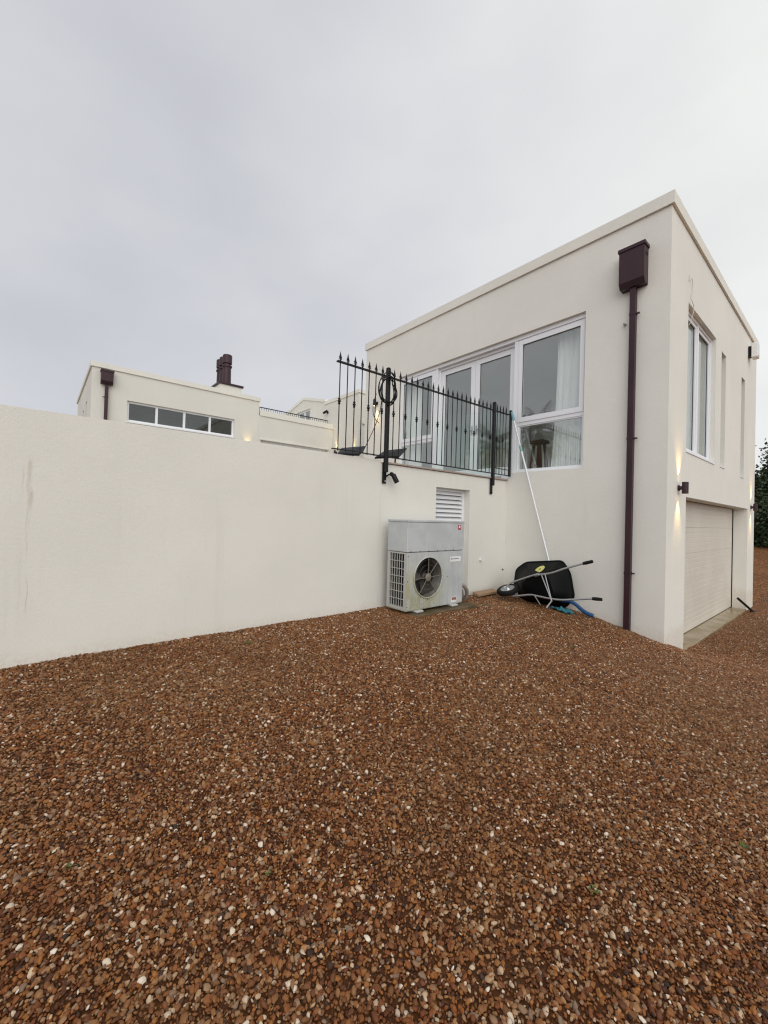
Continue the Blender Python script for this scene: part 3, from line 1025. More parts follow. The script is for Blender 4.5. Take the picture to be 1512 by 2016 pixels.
solo('wall_stub', MB().lathe(at(1231, 640, 1, YA) + Vector((0, .0, 0)), (0, -1, 0), [(0, .018), (.05, .018), (.05, .010), (.075, .010)], 12), M_galv, 'small metal stub sticking out beside the tall downpipe', 'fitting', smooth=40)
solo('vent_pipe', MB().lathe(at(945, 1102, 0, XW - .008), (1, 0, 0), [(0, .020), (.045, .020), (.045, .014), (.03, .014)], 14), M_white, 'white pipe end poking from the wall right of heat pump', 'fitting', smooth=40)
solo('wall_plug', MB().lathe(at(989, 1121, 0, XW - .008), (1, 0, 0), [(0, .014), (.012, .014), (.02, .008)], 10), M_black, 'tiny black plug in the wall above the wheelbarrow wheel', 'fitting', smooth=40)

# spotlight on the first post's bracket
sl = thing('spotlight', 'black cylinder spotlight below the railing post above the heat pump', 'spotlight', (XW, 3.60, .57))
part('arm', MB().tube([(XW + .014, 3.575, .56), (XW + .05, 3.60, .585), (XW + .07, 3.615, .585)], .012, 10), M_black, sl, 50)
part('joint', MB().lathe((XW + .075, 3.60, .588), (0, 1, 0), [(0, .020), (.006, .028), (.034, .028), (.04, .02)], 16), M_black, sl, 40)
d = Vector((.25, .45, -.95)).normalized()
c0 = Vector((XW + .085, 3.632, .590))
hd = part('head', MB().lathe(c0, d, [(0, .020), (.01, .032), (.02, .034), (.13, .034), (.13, .030), (.115, .028)], 20), M_black, sl, 40)
part('lens', MB().lathe(c0 + d * .112, d, [(0, .027), (.004, .027)], 16), mat('spot_lens', (.25, .25, .24), .15), hd)

# ------------------------------------------------------------------ cable coil and solar panels on the terrace edge
coil = MB()
rc = random.Random(5)
for k in range(7):
    cy_, cz_ = 3.500 + rc.uniform(-.03, .03), 1.735 + rc.uniform(-.02, .015) - k * .004
    ra, rb = .135 + rc.uniform(-.03, .022), .190 + rc.uniform(-.03, .025)
    xx = XR + .035 + .008 * (k % 3)
    tl = rc.uniform(-.15, .15)
    P = []
    for j in range(29):
        t = 2 * math.pi * j / 28
        yy, zz = ra * math.sin(t) * (1 - .18 * math.cos(t)), rb * math.cos(t)
        P.append(Vector((xx + .012 * math.sin(t * 2 + k) + (.022 if zz > rb * .7 else 0), cy_ + yy + tl * zz, cz_ + zz)))
    coil.tube(P, .0064, 6, False)
tail = [at(751, 790, 0, XR + .03), at(748, 808, 0, XR + .03), at(741, 832, 0, XR + .03), at(731, 855, 0, XR + .03), at(720, 878, 0, XR + .0), at(713, 892, 0, XR - .1)]
coil.tube(smooth_pts(tail), .0045, 6)
tail = [at(741, 775, 0, XR + .03), at(735, 795, 0, XR + .03), at(735, 815, 0, XR + .03), at(740, 826, 0, XR + .03), at(746, 833, 0, XR + .03)]
coil.tube(smooth_pts(tail), .0045, 6)
solo('cable_coil', coil, M_cable, 'coil of black cable hung on the railing post', 'cable', smooth=60)

for lab, q in (('smaller black solar panel at the left end of railing', (at(664, 893, 0, -4.36), at(708, 894, 0, -4.36), at(720, 878, 0, -4.62), at(672, 882, 0, -4.62))),
               ('larger black solar panel behind the thick railing post', (at(738, 900, 0, -4.34), at(786, 898, 0, -4.34), at(801, 882, 0, -4.62), at(758, 887, 0, -4.62)))):
    nrm = (q[1] - q[0]).cross(q[3] - q[0]).normalized()
    t = thing('solar_panel', lab, 'solar panel', ((q[0] + q[1] + q[2] + q[3]) / 4) * 1.0, 'solar panels on the terrace edge')
    part('panel_frame', MB().prism(q, -nrm * .025), M_black, t)
    cen = (q[0] + q[1] + q[2] + q[3]) / 4
    part('cell_glass', MB().prism([cen + (p - cen) * .94 + nrm * .003 for p in q], -nrm * .002), M_solar, t)
    a, b = (q[2] + q[3]) / 2 - nrm * .03, (q[0] + q[1]) / 2 - nrm * .03
    part('stand', MB().tube([a, Vector((a.x - .02, a.y, .73))], .012, 6).tube([b, Vector((b.x, b.y, .73))], .012, 6), M_black, t)

# ------------------------------------------------------------------ heat pump
PX0, PX1, PY0, PY1, PZ0, PZ1, PZM = -4.07, -3.70, 3.54, 4.65, -1.164, -.018, -.434
hp = thing('heat_pump', 'grimy grey outdoor heat pump with big round fan against the wall', 'heat pump', ((PX0 + PX1) / 2, (PY0 + PY1) / 2, -1.2))
fP = lambda u, v, d: Vector((PX1 - d, u, v))
part('upper_casing', MB().bbox(PX0, PX1 + .006, PY0 - .004, PY1 + .004, PZM + .003, PZ1 - .032, .006), M_pump, hp)
part('top_cover', MB().bbox(PX0 - .006, PX1 + .012, PY0 - .010, PY1 + .010, PZ1 - .031, PZ1, .006), M_pump, hp)
fc = at(843, 1136.5, 0, PX1)
FR = .262
fy, fz = fc.y, fc.z
SEAM = at(882, 1140, 0, PX1).y
# front panel with a round opening
mb = MB()
y0, y1, z0, z1 = PY0, SEAM - .0015, PZ0, PZM - .003
n = 48
ring_, outer = [], []
for k in range(n):
    t = 2 * math.pi * k / n
    dy, dz = math.cos(t), math.sin(t)
    ring_.append((fy + FR * dy, fz + FR * dz))
    s = min((y1 - fy) / dy if dy > 1e-6 else 1e9, (y0 - fy) / dy if dy < -1e-6 else 1e9, (z1 - fz) / dz if dz > 1e-6 else 1e9, (z0 - fz) / dz if dz < -1e-6 else 1e9)
    outer.append((fy + s * dy, fz + s * dz))
corners = [(y1, z1), (y0, z1), (y0, z0), (y1, z0)]
shroud = MB()
for k in range(n):
    j = (k + 1) % n
    poly = [ring_[k], outer[k]]
    ta, tb = 2 * math.pi * k / n, 2 * math.pi * (k + 1) / n
    for cq in corners:
        tc_ = math.atan2(cq[1] - fz, cq[0] - fy) % (2 * math.pi)
        if ta + 1e-6 < tc_ < tb - 1e-6: poly.append(cq)
    poly += [outer[j], ring_[j]]
    mb.add([fP(a, b, 0) for a, b in poly], [tuple(range(len(poly)))])
    shroud.quad(fP(*ring_[k], .0), fP(*ring_[j], .0), fP(*ring_[j], .15), fP(*ring_[k], .15))
# returns of the panel
mb.quad(fP(y0, z0, 0), fP(y1, z0, 0), fP(y1, z0, .05), fP(y0, z0, .05))
mb.quad(fP(y1, z0, 0), fP(y1, z1, 0), fP(y1, z1, .02), fP(y1, z0, .02))
part('fan_panel', mb, M_pump, hp)
part('fan_shroud', shroud, concrete_mat('dark_shroud', (.10, .092, .075), (.26, .25, .22), .6), hp, 60)  # mottled tone, darker than the casing
part('service_panel', MB().bbox(PX0 + .01, PX1, SEAM + .0015, PY1, PZ0, PZM - .003, .004), M_pump, hp)
part('base_tray', MB().box(PX0, PX1 - .004, PY0 + .003, PY1 - .003, PZ0 - .012, PZ0 + .02), M_pump, hp)
part('back_coil', MB().box(PX0 + .002, PX0 + .03, PY0 + .01, SEAM, PZ0 + .02, PZM - .004).box(PX0 + .03, PX1 - .17, PY0 + .035, PY0 + .045, PZ0 + .02, PZM - .004), M_pumpdark, hp)
part('fan_well', MB().box(PX1 - .152, PX1 - .150, PY0 + .05, SEAM - .01, PZ0 + .02, PZM - .004), M_pumpdark, hp)
# rolled lip, fan and wire guard
mb = MB()
P = [fP(fy + (FR + .004) * math.cos(2 * math.pi * k / 48), fz + (FR + .004) * math.sin(2 * math.pi * k / 48), -.006) for k in range(49)]
mb.tube(P, .009, 8, False)
part('fan_ring', mb, M_pump, hp, 50)
fan = part('fan', MB().lathe(fP(fy, fz, .10), (1, 0, 0), [(0, .05), (.05, .05), (.06, .04)], 20), M_fan, hp, 40)
for k in range(3):
    mb = MB()
    a0 = 2 * math.pi * k / 3 + .7
    rows = []
    for i in range(7):
        rr_ = .045 + (FR - .065) * i / 6
        wdt = .95 - .25 * i / 6
        rows.append([fP(fy + rr_ * math.cos(a0 + wdt * (q / 5 - .5) + .25 * i / 6), fz + rr_ * math.sin(a0 + wdt * (q / 5 - .5) + .25 * i / 6), .13 - .085 * q / 5) for q in range(6)])
    for i in range(6):
        for q in range(5):
            mb.quad(rows[i][q], rows[i + 1][q], rows[i + 1][q + 1], rows[i][q + 1])
    part('blade', mb, M_fan, fan, 60)
gu = MB()
for k in range(3):
    r_ = .10 + k * .065
    P = [fP(fy + r_ * math.cos(2 * math.pi * j / 40), fz + r_ * math.sin(2 * math.pi * j / 40), .006 + .0 * k) for j in range(41)]
    gu.tube(P, .0011, 4, False)
for a_ in (0.05, .86, 1.60, math.pi + .05, 4.02, 5.35):
    gu.tube([fP(fy + .03 * math.cos(a_), fz + .03 * math.sin(a_), .002), fP(fy + (FR + .012) * math.cos(a_), fz + (FR + .012) * math.sin(a_), -.010)], .0048, 6)
guard = part('fan_guard', gu, mat('guard_wire', (.17, .155, .13), .5), hp, 50)
part('guard_hub', MB().lathe(fP(fy, fz, .008), (1, 0, 0), [(0, .052), (.012, .052), (.018, .044)], 24), mat('guard_hub', (.19, .175, .14), .5), guard, 40)
# side air grille
sg = MB()
gx0, gx1, gz0_, gz1_ = PX0 + .05, PX1 - .05, PZ0 + .035, PZM - .02
fS = lambda u, v, d: Vector((u, PY0 + d, v))
sg.ring(fS, PX0, PX1 - .001, PZ0, PZM - .003, (.05, .05, .035, .018), .0, .03)
for k in range(1, 6):
    x = gx0 + (gx1 - gx0) * k / 6
    sg.fbox(fS, x - .003, x + .003, gz0_, gz1_, .002, .012)
for k in range(1, 7):
    z = gz0_ + (gz1_ - gz0_) * k / 7
    sg.fbox(fS, gx0, gx1, z - .0035, z + .0035, .0005, .011)
part('side_grille', sg, M_pumpw, hp)
# feet, screws, labels
for yf in (PY0 + .22, PY1 - .20):
    part('foot', MB().bbox(PX0 + .02, PX1 + .05, yf - .065, yf + .065, PZ0 - .045, PZ0 - .0125, .012), M_pumpw, hp)
mb = MB()
for k in range(7):
    y = PY0 + .06 + (PY1 - PY0 - .12) * k / 6
    mb.lathe(fP(y, PZM + .012, -.006), (1, 0, 0), [(0, .006), (.004, .006)], 8)
for y, z in ((PY0 + .02, PZM - .05), (PY0 + .02, -.80), (SEAM - .02, -.79), (PY0 + .02, PZ0 + .04), (fy, PZ0 + .10)):
    mb.lathe(fP(y, z, 0), (1, 0, 0), [(0, .006), (.004, .006)], 8)
part('screw', mb, M_pumpdark, hp, stuff=True)
M_lab = mat('label_white', (.80, .80, .78), .4); M_ink = mat('label_ink', (.03, .06, .13), .5); M_red = mat('label_red', (.45, .03, .04), .5)


def plate(px0, py0, px1, py1, d0, d1):
    a, b = at(px0, py0, 0, PX1), at(px1, py1, 0, PX1)
    return MB().fbox(fP, min(a.y, b.y), max(a.y, b.y), min(a.z, b.z), max(a.z, b.z), d1, d0)


badge = part('badge', plate(886.5, 1096, 906.5, 1104.5, 0, -.003), M_lab, hp, label='white maker badge with a dark logo')
a = at(889, 1100, 0, PX1 + .004); ink = MB()
P = [Vector((PX1 + .004, a.y + .009 * math.cos(t * .5236), a.z + .011 * math.sin(t * .5236))) for t in range(1, 12)]
ink.tube(P, .0028, 5)
b = at(903.5, 1100, 0, PX1)
wlen = b.y - a.y - .02
for k, (w_, h_) in enumerate(((.9, 1), (.8, .8), (.9, .8), (.7, .8), (.8, 1.2), (.9, .8), (.8, .8), (.6, 1), (.9, .8))):
    yy = a.y + .018 + wlen * k / 9
    zc = a.z - .002
    ink.box(PX1 + .0032, PX1 + .005, yy, yy + wlen / 9 * .72 * w_, zc - .006, zc + .007 * h_)
part('lettering', ink, M_ink, badge, stuff=True)
st1 = part('sticker', plate(901.5, 1033.5, 906, 1043, -.007, -.009), M_red, hp, label='small red sticker with a white figure')
part('figure', plate(902.6, 1034.8, 904.9, 1039.6, -.0095, -.0105), M_lab, st1)
st2 = part('sticker', plate(888.5, 1176, 898, 1184, 0, -.002), M_lab, hp, label='white warning sticker with a red heading')
part('heading', plate(889.2, 1176.4, 897.4, 1179.2, -.0025, -.0035), mat('label_rust', (.26, .12, .08), .5), st2)
part('small_print', plate(889.6, 1180.4, 892.6, 1181.2, -.0025, -.0035), M_red, st2)
part('small_print', plate(893.6, 1180.4, 897.0, 1181.2, -.0025, -.0035), M_red, st2)

# concrete pavers under and beside it, pipe, plank
for (lab, bb) in (('mossy concrete slab under the heat pump', PAVERS[0]), ('small loose concrete slab right of the heat pump', PAVERS[1])):
    zt = -1.211 if bb is PAVERS[0] else gz(-3.65, 5.1) + .008
    solo('concrete_slab', MB().bbox(bb[0], bb[1], bb[2], bb[3], zt - .06, zt, .008), M_conc, lab, 'slab')
pipe = MB()
P = smooth_pts([Vector((-4.02, 4.64, -1.00)), Vector((-3.96, 4.80, -.97)), Vector((-3.92, 4.93, -.99)), Vector((-3.91, 5.02, -1.07)), Vector((-3.95, 5.07, -1.17)), Vector((-4.03, 5.09, -1.27))])
pipe.tube(P, .028, 10)
pipe.tube([p + Vector((-.05, -.05, -.02)) for p in P], .020, 8)
solo('lagged_pipe', pipe, concrete_mat('pipe_lagging', (.22, .19, .16), (.34, .31, .27), .8), 'grey lagged pipes bending out behind the heat pump', 'pipe', smooth=50)
a, b = at(936, 1166, 0, -4.05), at(975, 1157, 0, -4.12)
a.z, b.z = gz(a.x, a.y) + .035, gz(b.x, b.y) + .05
dv = (b - a).normalized()
solo('plank', MB().prism([a + Vector((-.05, 0, .01)), a + Vector((.06, 0, -.012)), a + Vector((.06, 0, .02)), a + Vector((-.05, 0, .05))], b - a), M_plank, 'short raw timber offcut lying at the wall foot beside heat pump', 'plank')

# ------------------------------------------------------------------ wheelbarrow on its side
YB = 5.92
wb = thing('wheelbarrow', 'black wheelbarrow tipped on its side against the white wall', 'wheelbarrow', (-3.2, YB, -1.35))


def bp(px, py, y):
    return at(px, py, 1, y)


def tray_ring(pts, y, n=10):
    """closed smooth outline through corner pixels on the plane y"""
    Q = [bp(px, py, y) for px, py in pts]
    out = []
    m = len(Q)
    for i in range(m):
        a, b, c = Q[i - 1], Q[i], Q[(i + 1) % m]
        ra = min(.07, (a - b).length * .4); rb_ = min(.07, (c - b).length * .4)
        p, q = b + (a - b).normalized() * ra, b + (c - b).normalized() * rb_
        for k in range(6):
            t = k / 5
            out.append(p * (1 - t) ** 2 + b * 2 * t * (1 - t) + q * t * t)
    return out


rim = tray_ring([(1013, 1150), (1017, 1122), (1036, 1108), (1106, 1105), (1121, 1128), (1129, 1176), (1112, 1195), (1030, 1186)], 6.30)
lip = tray_ring([(1011, 1151), (1015, 1120), (1035, 1105.5), (1107, 1102.5), (1123, 1127), (1131.5, 1177), (1113, 1198), (1029, 1189)], 6.305)
mid = tray_ring([(1022, 1149), (1027, 1131), (1042, 1121), (1094, 1119), (1107, 1133), (1113, 1172), (1100, 1186), (1034, 1179)], 6.08)
bot = tray_ring([(1030, 1148), (1034, 1140), (1046, 1133), (1074, 1131), (1080, 1137), (1091, 1170), (1086, 1178), (1040, 1174)], 5.93)
mb = MB()
n = len(rim)
rings = [bot, mid, rim, lip, [p + Vector((0, .022, 0)) for p in lip], [p + Vector((0, .022, 0)) for p in rim], [p + Vector((0, .012, 0)) + (sum(mid, Vector()) / n - p) * .02 for p in mid], [p + Vector((0, .012, 0)) + (sum(bot, Vector()) / n - p) * .03 for p in bot]]
mb.add([p for r_ in rings for p in r_], [(i * n + k, i * n + (k + 1) % n, (i + 1) * n + (k + 1) % n, (i + 1) * n + k) for i in range(len(rings) - 1) for k in range(n)])
mb.f.append(list(range(n))); mb.m.append(0)
mb.f.append([7 * n + k for k in range(n)]); mb.m.append(0)
tray = part('tray', mb, M_tray, wb, 45)
# oval sticker on the upper side of the tray
cen, ux = bp(1063, 1123, 6.06), None
pA, pB = bp(1054, 1125.5, 6.055), bp(1072.5, 1119.5, 6.055)
uv_ = (pB - pA) / 2 * 1.06; cen = (pA + pB) / 2
vv = Vector((0, .055, .062)) * .82
nn = uv_.cross(vv).normalized()
if nn.y > 0: nn = -nn
cen = cen + nn * .016
oval = [cen + uv_ * math.cos(t * math.pi / 12) + vv * math.sin(t * math.pi / 12) for t in range(24)]
stk = part('sticker', MB().prism(oval, nn * .002), mat('sticker_yellow', (.74, .72, .22), .4), tray, label='oval yellow sticker with a dark mark')
tt = MB()
tt.prism([cen + nn * .0025 + uv_ * (.72 * math.cos(t * math.pi / 12)) + vv * (.62 * math.sin(t * math.pi / 12)) for t in range(24)], nn * .001)
tt2 = MB().prism([cen + nn * .004 + uv_ * (.63 * math.cos(t * math.pi / 12)) + vv * (.48 * math.sin(t * math.pi / 12)) for t in range(24)], nn * .001)
# thin dark ring, pale field and a dark slanted emblem
mk = MB()
mk.tube([cen + nn * .003 + uv_ * (.80 * math.cos(t * math.pi / 12)) + vv * (.74 * math.sin(t * math.pi / 12)) for t in range(25)], .0013, 5, False)
for (a0, b0, a1, b1) in ((-.45, -.12, .42, .16), (-.20, .20, .30, .30), (-.1, -.25, .35, -.12)):
    mk.tube([cen + nn * .003 + uv_ * a0 * .8 + vv * b0, cen + nn * .003 + uv_ * a1 * .8 + vv * b1], .0022, 5)
mark = bpy.data.objects.new('mark', mesh('mark', mk, M_black, None, root_loc(wb)))
bpy.data.objects.remove(mark)
part('mark', mk, M_black, tray, stuff=True)
# tubular frame: two bent handles
hi = smooth_pts([bp(1004, 1148, 5.93), bp(1022, 1142, 5.90), bp(1040, 1136, 5.885), bp(1054, 1132, 5.885), bp(1072, 1130.5, 5.885), bp(1090, 1127, 5.89), bp(1110, 1120, 5.90), bp(1150, 1109, 5.93), bp(1166, 1105.5, 5.94)], 5)
lo = smooth_pts([bp(1010, 1174, 5.78), bp(1026, 1172.5, 5.79), bp(1045, 1171, 5.80), bp(1056, 1173, 5.80), bp(1080, 1178, 5.80), bp(1104, 1181, 5.81), bp(1135, 1180, 5.83), bp(1166, 1178.5, 5.86), bp(1185, 1180, 5.88)], 5)
fr = part('frame', MB().tube(hi, .0145, 10).tube(lo, .0145, 10), M_galv, wb, 50)
part('grip', MB().tube([bp(1148, 1109.6, 5.928), bp(1154, 1108.2, 5.932), bp(1161, 1106.6, 5.936), bp(1167, 1105.2, 5.941)], [.021, .025, .024, .022], 12), M_rubber, wb, 50)
part('grip', MB().tube([bp(1166, 1178.6, 5.86), bp(1172, 1179.2, 5.866), bp(1179, 1179.7, 5.873), bp(1185.5, 1180.2, 5.88)], [.021, .025, .024, .022], 12), M_rubber, wb, 50)
joint = bp(1086, 1183, 5.66)
part('leg', MB().tube([bp(1066, 1132, 5.88), joint], .009, 8).tube([bp(1073, 1131, 5.88), joint], .009, 8), M_galv, wb, 50)
foot = bp(1075.5, 1197, 5.52)
part('leg', MB().tube([bp(1084, 1178, 5.80), joint, foot], .012, 8), M_galv, wb, 50)
part('brace', MB().tube([bp(1052, 1172, 5.80), bp(1064, 1191, 5.66)], .007, 8), M_galv, wb, 50)
part('clamp', MB().tube([bp(1053, 1133, 5.875), bp(1061, 1131, 5.875)], .024, 10), M_galv, wb, 50)
# wheel lying nearly flat
wc = bp(1000, 1161.5, 5.86)
ax = Vector((-.10, -.34, .94)).normalized()
wr_ = .172
tyre = part('wheel', MB().lathe(wc - ax * .045, ax, [(.012, wr_ * .66), (.004, wr_ * .78), (.010, wr_ * .93), (.030, wr_), (.060, wr_), (.080, wr_ * .93), (.086, wr_ * .78), (.078, wr_ * .66), (.012, wr_ * .66)], 32, False), M_rubber, wb, 40)
part('rim', MB().lathe(wc - ax * .03, ax, [(.0, wr_ * .65), (.064, wr_ * .65), (.066, wr_ * .60), (.045, wr_ * .54), (.040, wr_ * .34), (.056, wr_ * .26), (.080, wr_ * .16)], 24), M_galv, tyre, 40)
tr_mb = MB()
pa = (ax.cross(Vector((1, 0, 0)))).normalized(); pb = ax.cross(pa)
for k in range(28):
    t = 2 * math.pi * k / 28
    dr_ = pa * math.cos(t) + pb * math.sin(t)
    tr_mb.tube([wc + dr_ * (wr_ - .002) - ax * .028, wc + dr_ * (wr_ + .003), wc + dr_ * (wr_ - .002) + ax * .028], .006, 4)
part('tread', tr_mb, M_rubber, tyre, stuff=True)
part('axle', MB().tube([wc + ax * .075, wc - ax * .075], .012, 8).tube([wc + ax * .07, hi[0]], .010, 8).tube([wc - ax * .07, lo[0]], .010, 8), M_galv, wb, 50)

# telescopic pole leaning in the corner
a, b, c = at(1008, 813, 1, 6.435), at(1027, 888, 1, 6.42), at(1094, 1158, 1, 6.37)
pl = thing('telescopic_pole', 'long white telescopic pole leaning on the railing end with teal tip', 'pole', c)
dv = (c - a)
part('inner_tube', MB().tube([a, a + dv * .22], .0125, 12), M_alu, pl, 50)
part('outer_tube', MB().tube([a + dv * .215, c], .0165, 12), M_alu, pl, 50)
part('tip', MB().tube([a - dv * .005, a + dv * .03, a + dv * .048], [.020, .023, .019], 12), M_teal, pl, 50)
part('lock_collar', MB().tube([a + dv * .205, a + dv * .212, a + dv * .232, a + dv * .24], [.017, .023, .023, .018], 12), M_tealg, pl, 50)

# blue pipe and rag under the tray
P = smooth_pts([bp(1098, 1183, 6.15), bp(1118, 1183, 6.15), bp(1132, 1189, 6.17), bp(1146, 1201, 6.2), bp(1157, 1208, 6.22), bp(1168, 1212.5, 6.25)])
P = [Vector((p.x, p.y, max(p.z, gz(p.x, p.y, False) + .028))) for p in P]
solo('blue_pipe', MB().tube(P, [.024 + .007 * i / len(P) for i in range(len(P))], 12, True), M_blue, 'short blue plastic pipe on the gravel under the wheelbarrow', 'pipe', smooth=50)
mb = MB()
cx = bp(1108, 1186, 6.10); rg = random.Random(3)
NU, NV = 30, 18
V = []
for j in range(NV):
    for i in range(NU):
        t, s = i / (NU - 1) - .5, j / (NV - 1) - .5
        q = Vector((t * .30, s * .15, 0))
        hgt = .045 * noise.noise(Vector((t * 5, s * 3.5, 2))) + .018 * noise.noise(Vector((t * 10, s * 8, 6))) + .035 * math.exp(-(t * 3) ** 2 - (s * 3) ** 2)
        x_, y_ = cx.x + q.x + .02 * noise.noise(Vector((t * 9, s * 9, 1))), cx.y + q.y
        V.append(Vector((x_, y_, gz(x_, y_, False) + .035 + max(-.02, hgt))))
mb.add(V, [(j * NU + i, j * NU + i + 1, (j + 1) * NU + i + 1, (j + 1) * NU + i) for j in range(NV - 1) for i in range(NU - 1)])
rag = solo('rag', mb, M_rag, 'crumpled teal cloth beneath the wheelbarrow tray', 'rag', smooth=70)
_m = rag.modifiers.new('thickness', 'SOLIDIFY'); _m.thickness = .006

# iron bar propped on the far jamb
a, b = at(1452.5, 1178, 0, -1.80), Vector((-1.60, 12.50, gz(-1.60, 12.50) + .02))
solo('iron_bar', MB().tube([a, b], .026, 8).tube([b + Vector((-.03, -.10, 0)), b + Vector((.03, .09, 0))], .022, 8), M_black, 'black iron bar propped against the far garage door jamb', 'bar', smooth=50)

# ------------------------------------------------------------------ things inside the upper room
def curtain(x0, x1, y, z0, z1, waves, label, amp=.035, flare=0.0):
    mb = MB()
    nu, nv = waves * 8, 6
    V = []
    for j in range(nv + 1):
        t = j / nv
        for i in range(nu + 1):
            s = i / nu
            ph_ = s * waves * 2 * math.pi + .6 * math.sin(s * 9)
            xx = x0 + (x1 - x0) * s - flare * (1 - t) ** 2 * (1 - s)
            V.append(Vector((xx + .01 * math.sin(ph_ * .5 + t * 2), y + amp * math.sin(ph_) * (.7 + .3 * (1 - t)) + .012 * math.sin(t * 5 + s * 7), z0 + (z1 - z0) * t)))
    mb.add(V, [(j * (nu + 1) + i, j * (nu + 1) + i + 1, (j + 1) * (nu + 1) + i + 1, (j + 1) * (nu + 1) + i) for j in range(nv) for i in range(nu)])
    return solo('curtain', mb, M_curtain, label, 'curtain', 'white curtains in the upper room', smooth=80)


cx0 = at(1097, 760, 1, 6.81).x
curtain(cx0, -2.62, 6.81, .76, 3.50, 9, 'white curtain drawn at the right end of the wide window', flare=.10)
cx1 = at(791, 800, 1, 6.82).x; cx2 = at(832, 800, 1, 6.82).x
curtain(cx1, cx2, 6.82, .76, 3.50, 6, 'white curtain inside the left casement by the railing')
def curtain_front(y0, y1, label):
    c_ = curtain(y0, y1, 0, .9, 3.45, 4, label, .022)
    # hang it along the front wall
    c_.rotation_euler = (0, 0, math.pi / 2)
    c_.location = Vector((XF - .36, (y0 + y1) / 2, c_.location.z))
    return c_


curtain_front(7.40, 7.92, 'white curtain at the near side of the tall front window')
curtain_front(8.34, 8.62, 'white curtain behind the middle post of the tall front window')
sf = thing('sofa', 'pale beige sofa back low inside the upper room windows', 'sofa', (-5.1, 8.3, .741))
M_sofa = mat('sofa_fabric', (.62, .58, .50), .9, 0, .1)
part('base', MB().bbox(-6.3, -3.75, 7.98, 8.75, .80, 1.10, .03), M_sofa, sf, 40)
part('back', MB().bbox(-6.3, -3.75, 7.82, 7.975, .80, 1.60, .05), M_sofa, sf, 40)
for xa, xb in ((-6.16, -5.46), (-5.44, -4.62), (-4.60, -3.90)):
    part('cushion', MB().bbox(xa, xb, 7.985, 8.16, 1.105, 1.68, .06), M_sofa, sf, 40)
for xa in (-6.52, -3.745):
    part('arm', MB().bbox(xa, xa + .21, 7.84, 8.75, .80, 1.35, .05), M_sofa, sf, 40)
for xa in (-6.2, -3.9):
    for ya_ in (7.9, 8.65):
        part('leg', MB().box(xa - .03, xa + .03, ya_ - .03, ya_ + .03, .741, .799), M_wood, sf)
# stool
sc_ = at(1061, 905, 1, 7.22)
sx, sy = sc_.x, 7.22
zs = at(1061, 868, 1, 7.22).z
zf = .741
stl = thing('stool', 'dark reddish wooden stool inside the lower right window pane', 'stool', (sx, sy, zf))
part('seat', MB().bbox(sx - .145, sx + .145, sy - .13, sy + .13, zs - .06, zs, .012), M_wood, stl)
for ux_ in (-1, 1):
    for vy in (-1, 1):
        part('leg', MB().add([Vector((sx + ux_ * .055 + q[0], sy + vy * .09 + q[1], zs - .061)) for q in ((-.022, -.022), (.022, -.022), (.022, .022), (-.022, .022))] +
                             [Vector((sx + ux_ * .115 + q[0], sy + vy * .13 + q[1], zf + .001)) for q in ((-.022, -.022), (.022, -.022), (.022, .022), (-.022, .022))],
                             [(0, 1, 2, 3), (7, 6, 5, 4), (0, 4, 5, 1), (1, 5, 6, 2), (2, 6, 7, 3), (3, 7, 4, 0)]), M_wood, stl)
zm = zf + (zs - zf) * .38
part('stretcher', MB().box(sx - .09, sx + .09, sy - .120, sy - .094, zm, zm + .035), M_wood, stl)

# ------------------------------------------------------------------ far house on the left
XH = -13.0
fH = lambda u, v, d: Vector((XH - d, u, v))
lh = thing('far_house', 'low flat roofed cream house with a long four pane window', 'house', (-15.5, 3.2, .70))
WL = (1.752, 4.672, 2.424, 2.992)
part('wall', MB().holed(fH, .945, 5.47, .70, 3.725, [WL], .25), M_far, lh)
fL = lambda u, v, d: Vector((u, .945 + d, v))
part('wall', MB().holed(fL, -18.1, -13.25, .70, 3.725, [(-14.65, -14.30, 1.6, 3.08), (-15.65, -15.30, 1.6, 3.0)], .25), M_far, lh)
part('wall', MB().box(-18.1, -13.25, 5.22, 5.47, .70, 3.725), M_far, lh)
part('wall', MB().box(-18.1, -17.85, 1.195, 5.22, .70, 3.725), M_far, lh)
part('roof', MB().box(-17.85, -13.25, 1.195, 5.22, 3.50, 3.65), M_cop, lh)
part('ceiling', MB().box(-17.85, -13.25, 1.195, 5.22, 3.46, 3.499), M_slot_dim, lh)  # coloured dark to dim the room seen through the panes
part('partition', MB().box(-14.30, -14.25, 1.2, 5.215, .8, 3.459), M_slot_dim, lh)  # added dark panel, not a known wall; makes the panes read evenly dim
mb = MB(); o = .035
mb.box(XH - .28, XH + o, .945 - o, 5.47 + o, 3.726, 3.862); mb.box(-18.1 - o, XH - .28, .945 - o, 1.225, 3.726, 3.862)
mb.box(-18.1 - o, XH - .28, 5.19, 5.47 + o, 3.726, 3.862); mb.box(-18.1 - o, -17.82, 1.225, 5.19, 3.726, 3.862)
part('coping', mb, M_cop, lh)
mb = MB().ring(fH, WL[0] + .002, WL[1] - .002, WL[2] + .002, WL[3] - .002, (.05, .05, .06, .05), .07, .14)
mw = (WL[1] - WL[0]) / 4
for k in (1, 2, 3):
    mb.fbox(fH, WL[0] + mw * k - .03, WL[0] + mw * k + .03, WL[2] + .062, WL[3] - .052, .072, .138)
w = part('window', mb, M_white, lh)
for k in range(4):
    pane(fH, WL[0] + mw * k + .03, WL[0] + mw * (k + 1) - .03, WL[2] + .05, WL[3] - .04, .10, w, M_glassfar)
part('window_sill', MB().fbox(fH, WL[0] - .01, WL[1] + .01, WL[2] - .035, WL[2] + .001, -.03, .069), M_white, lh)
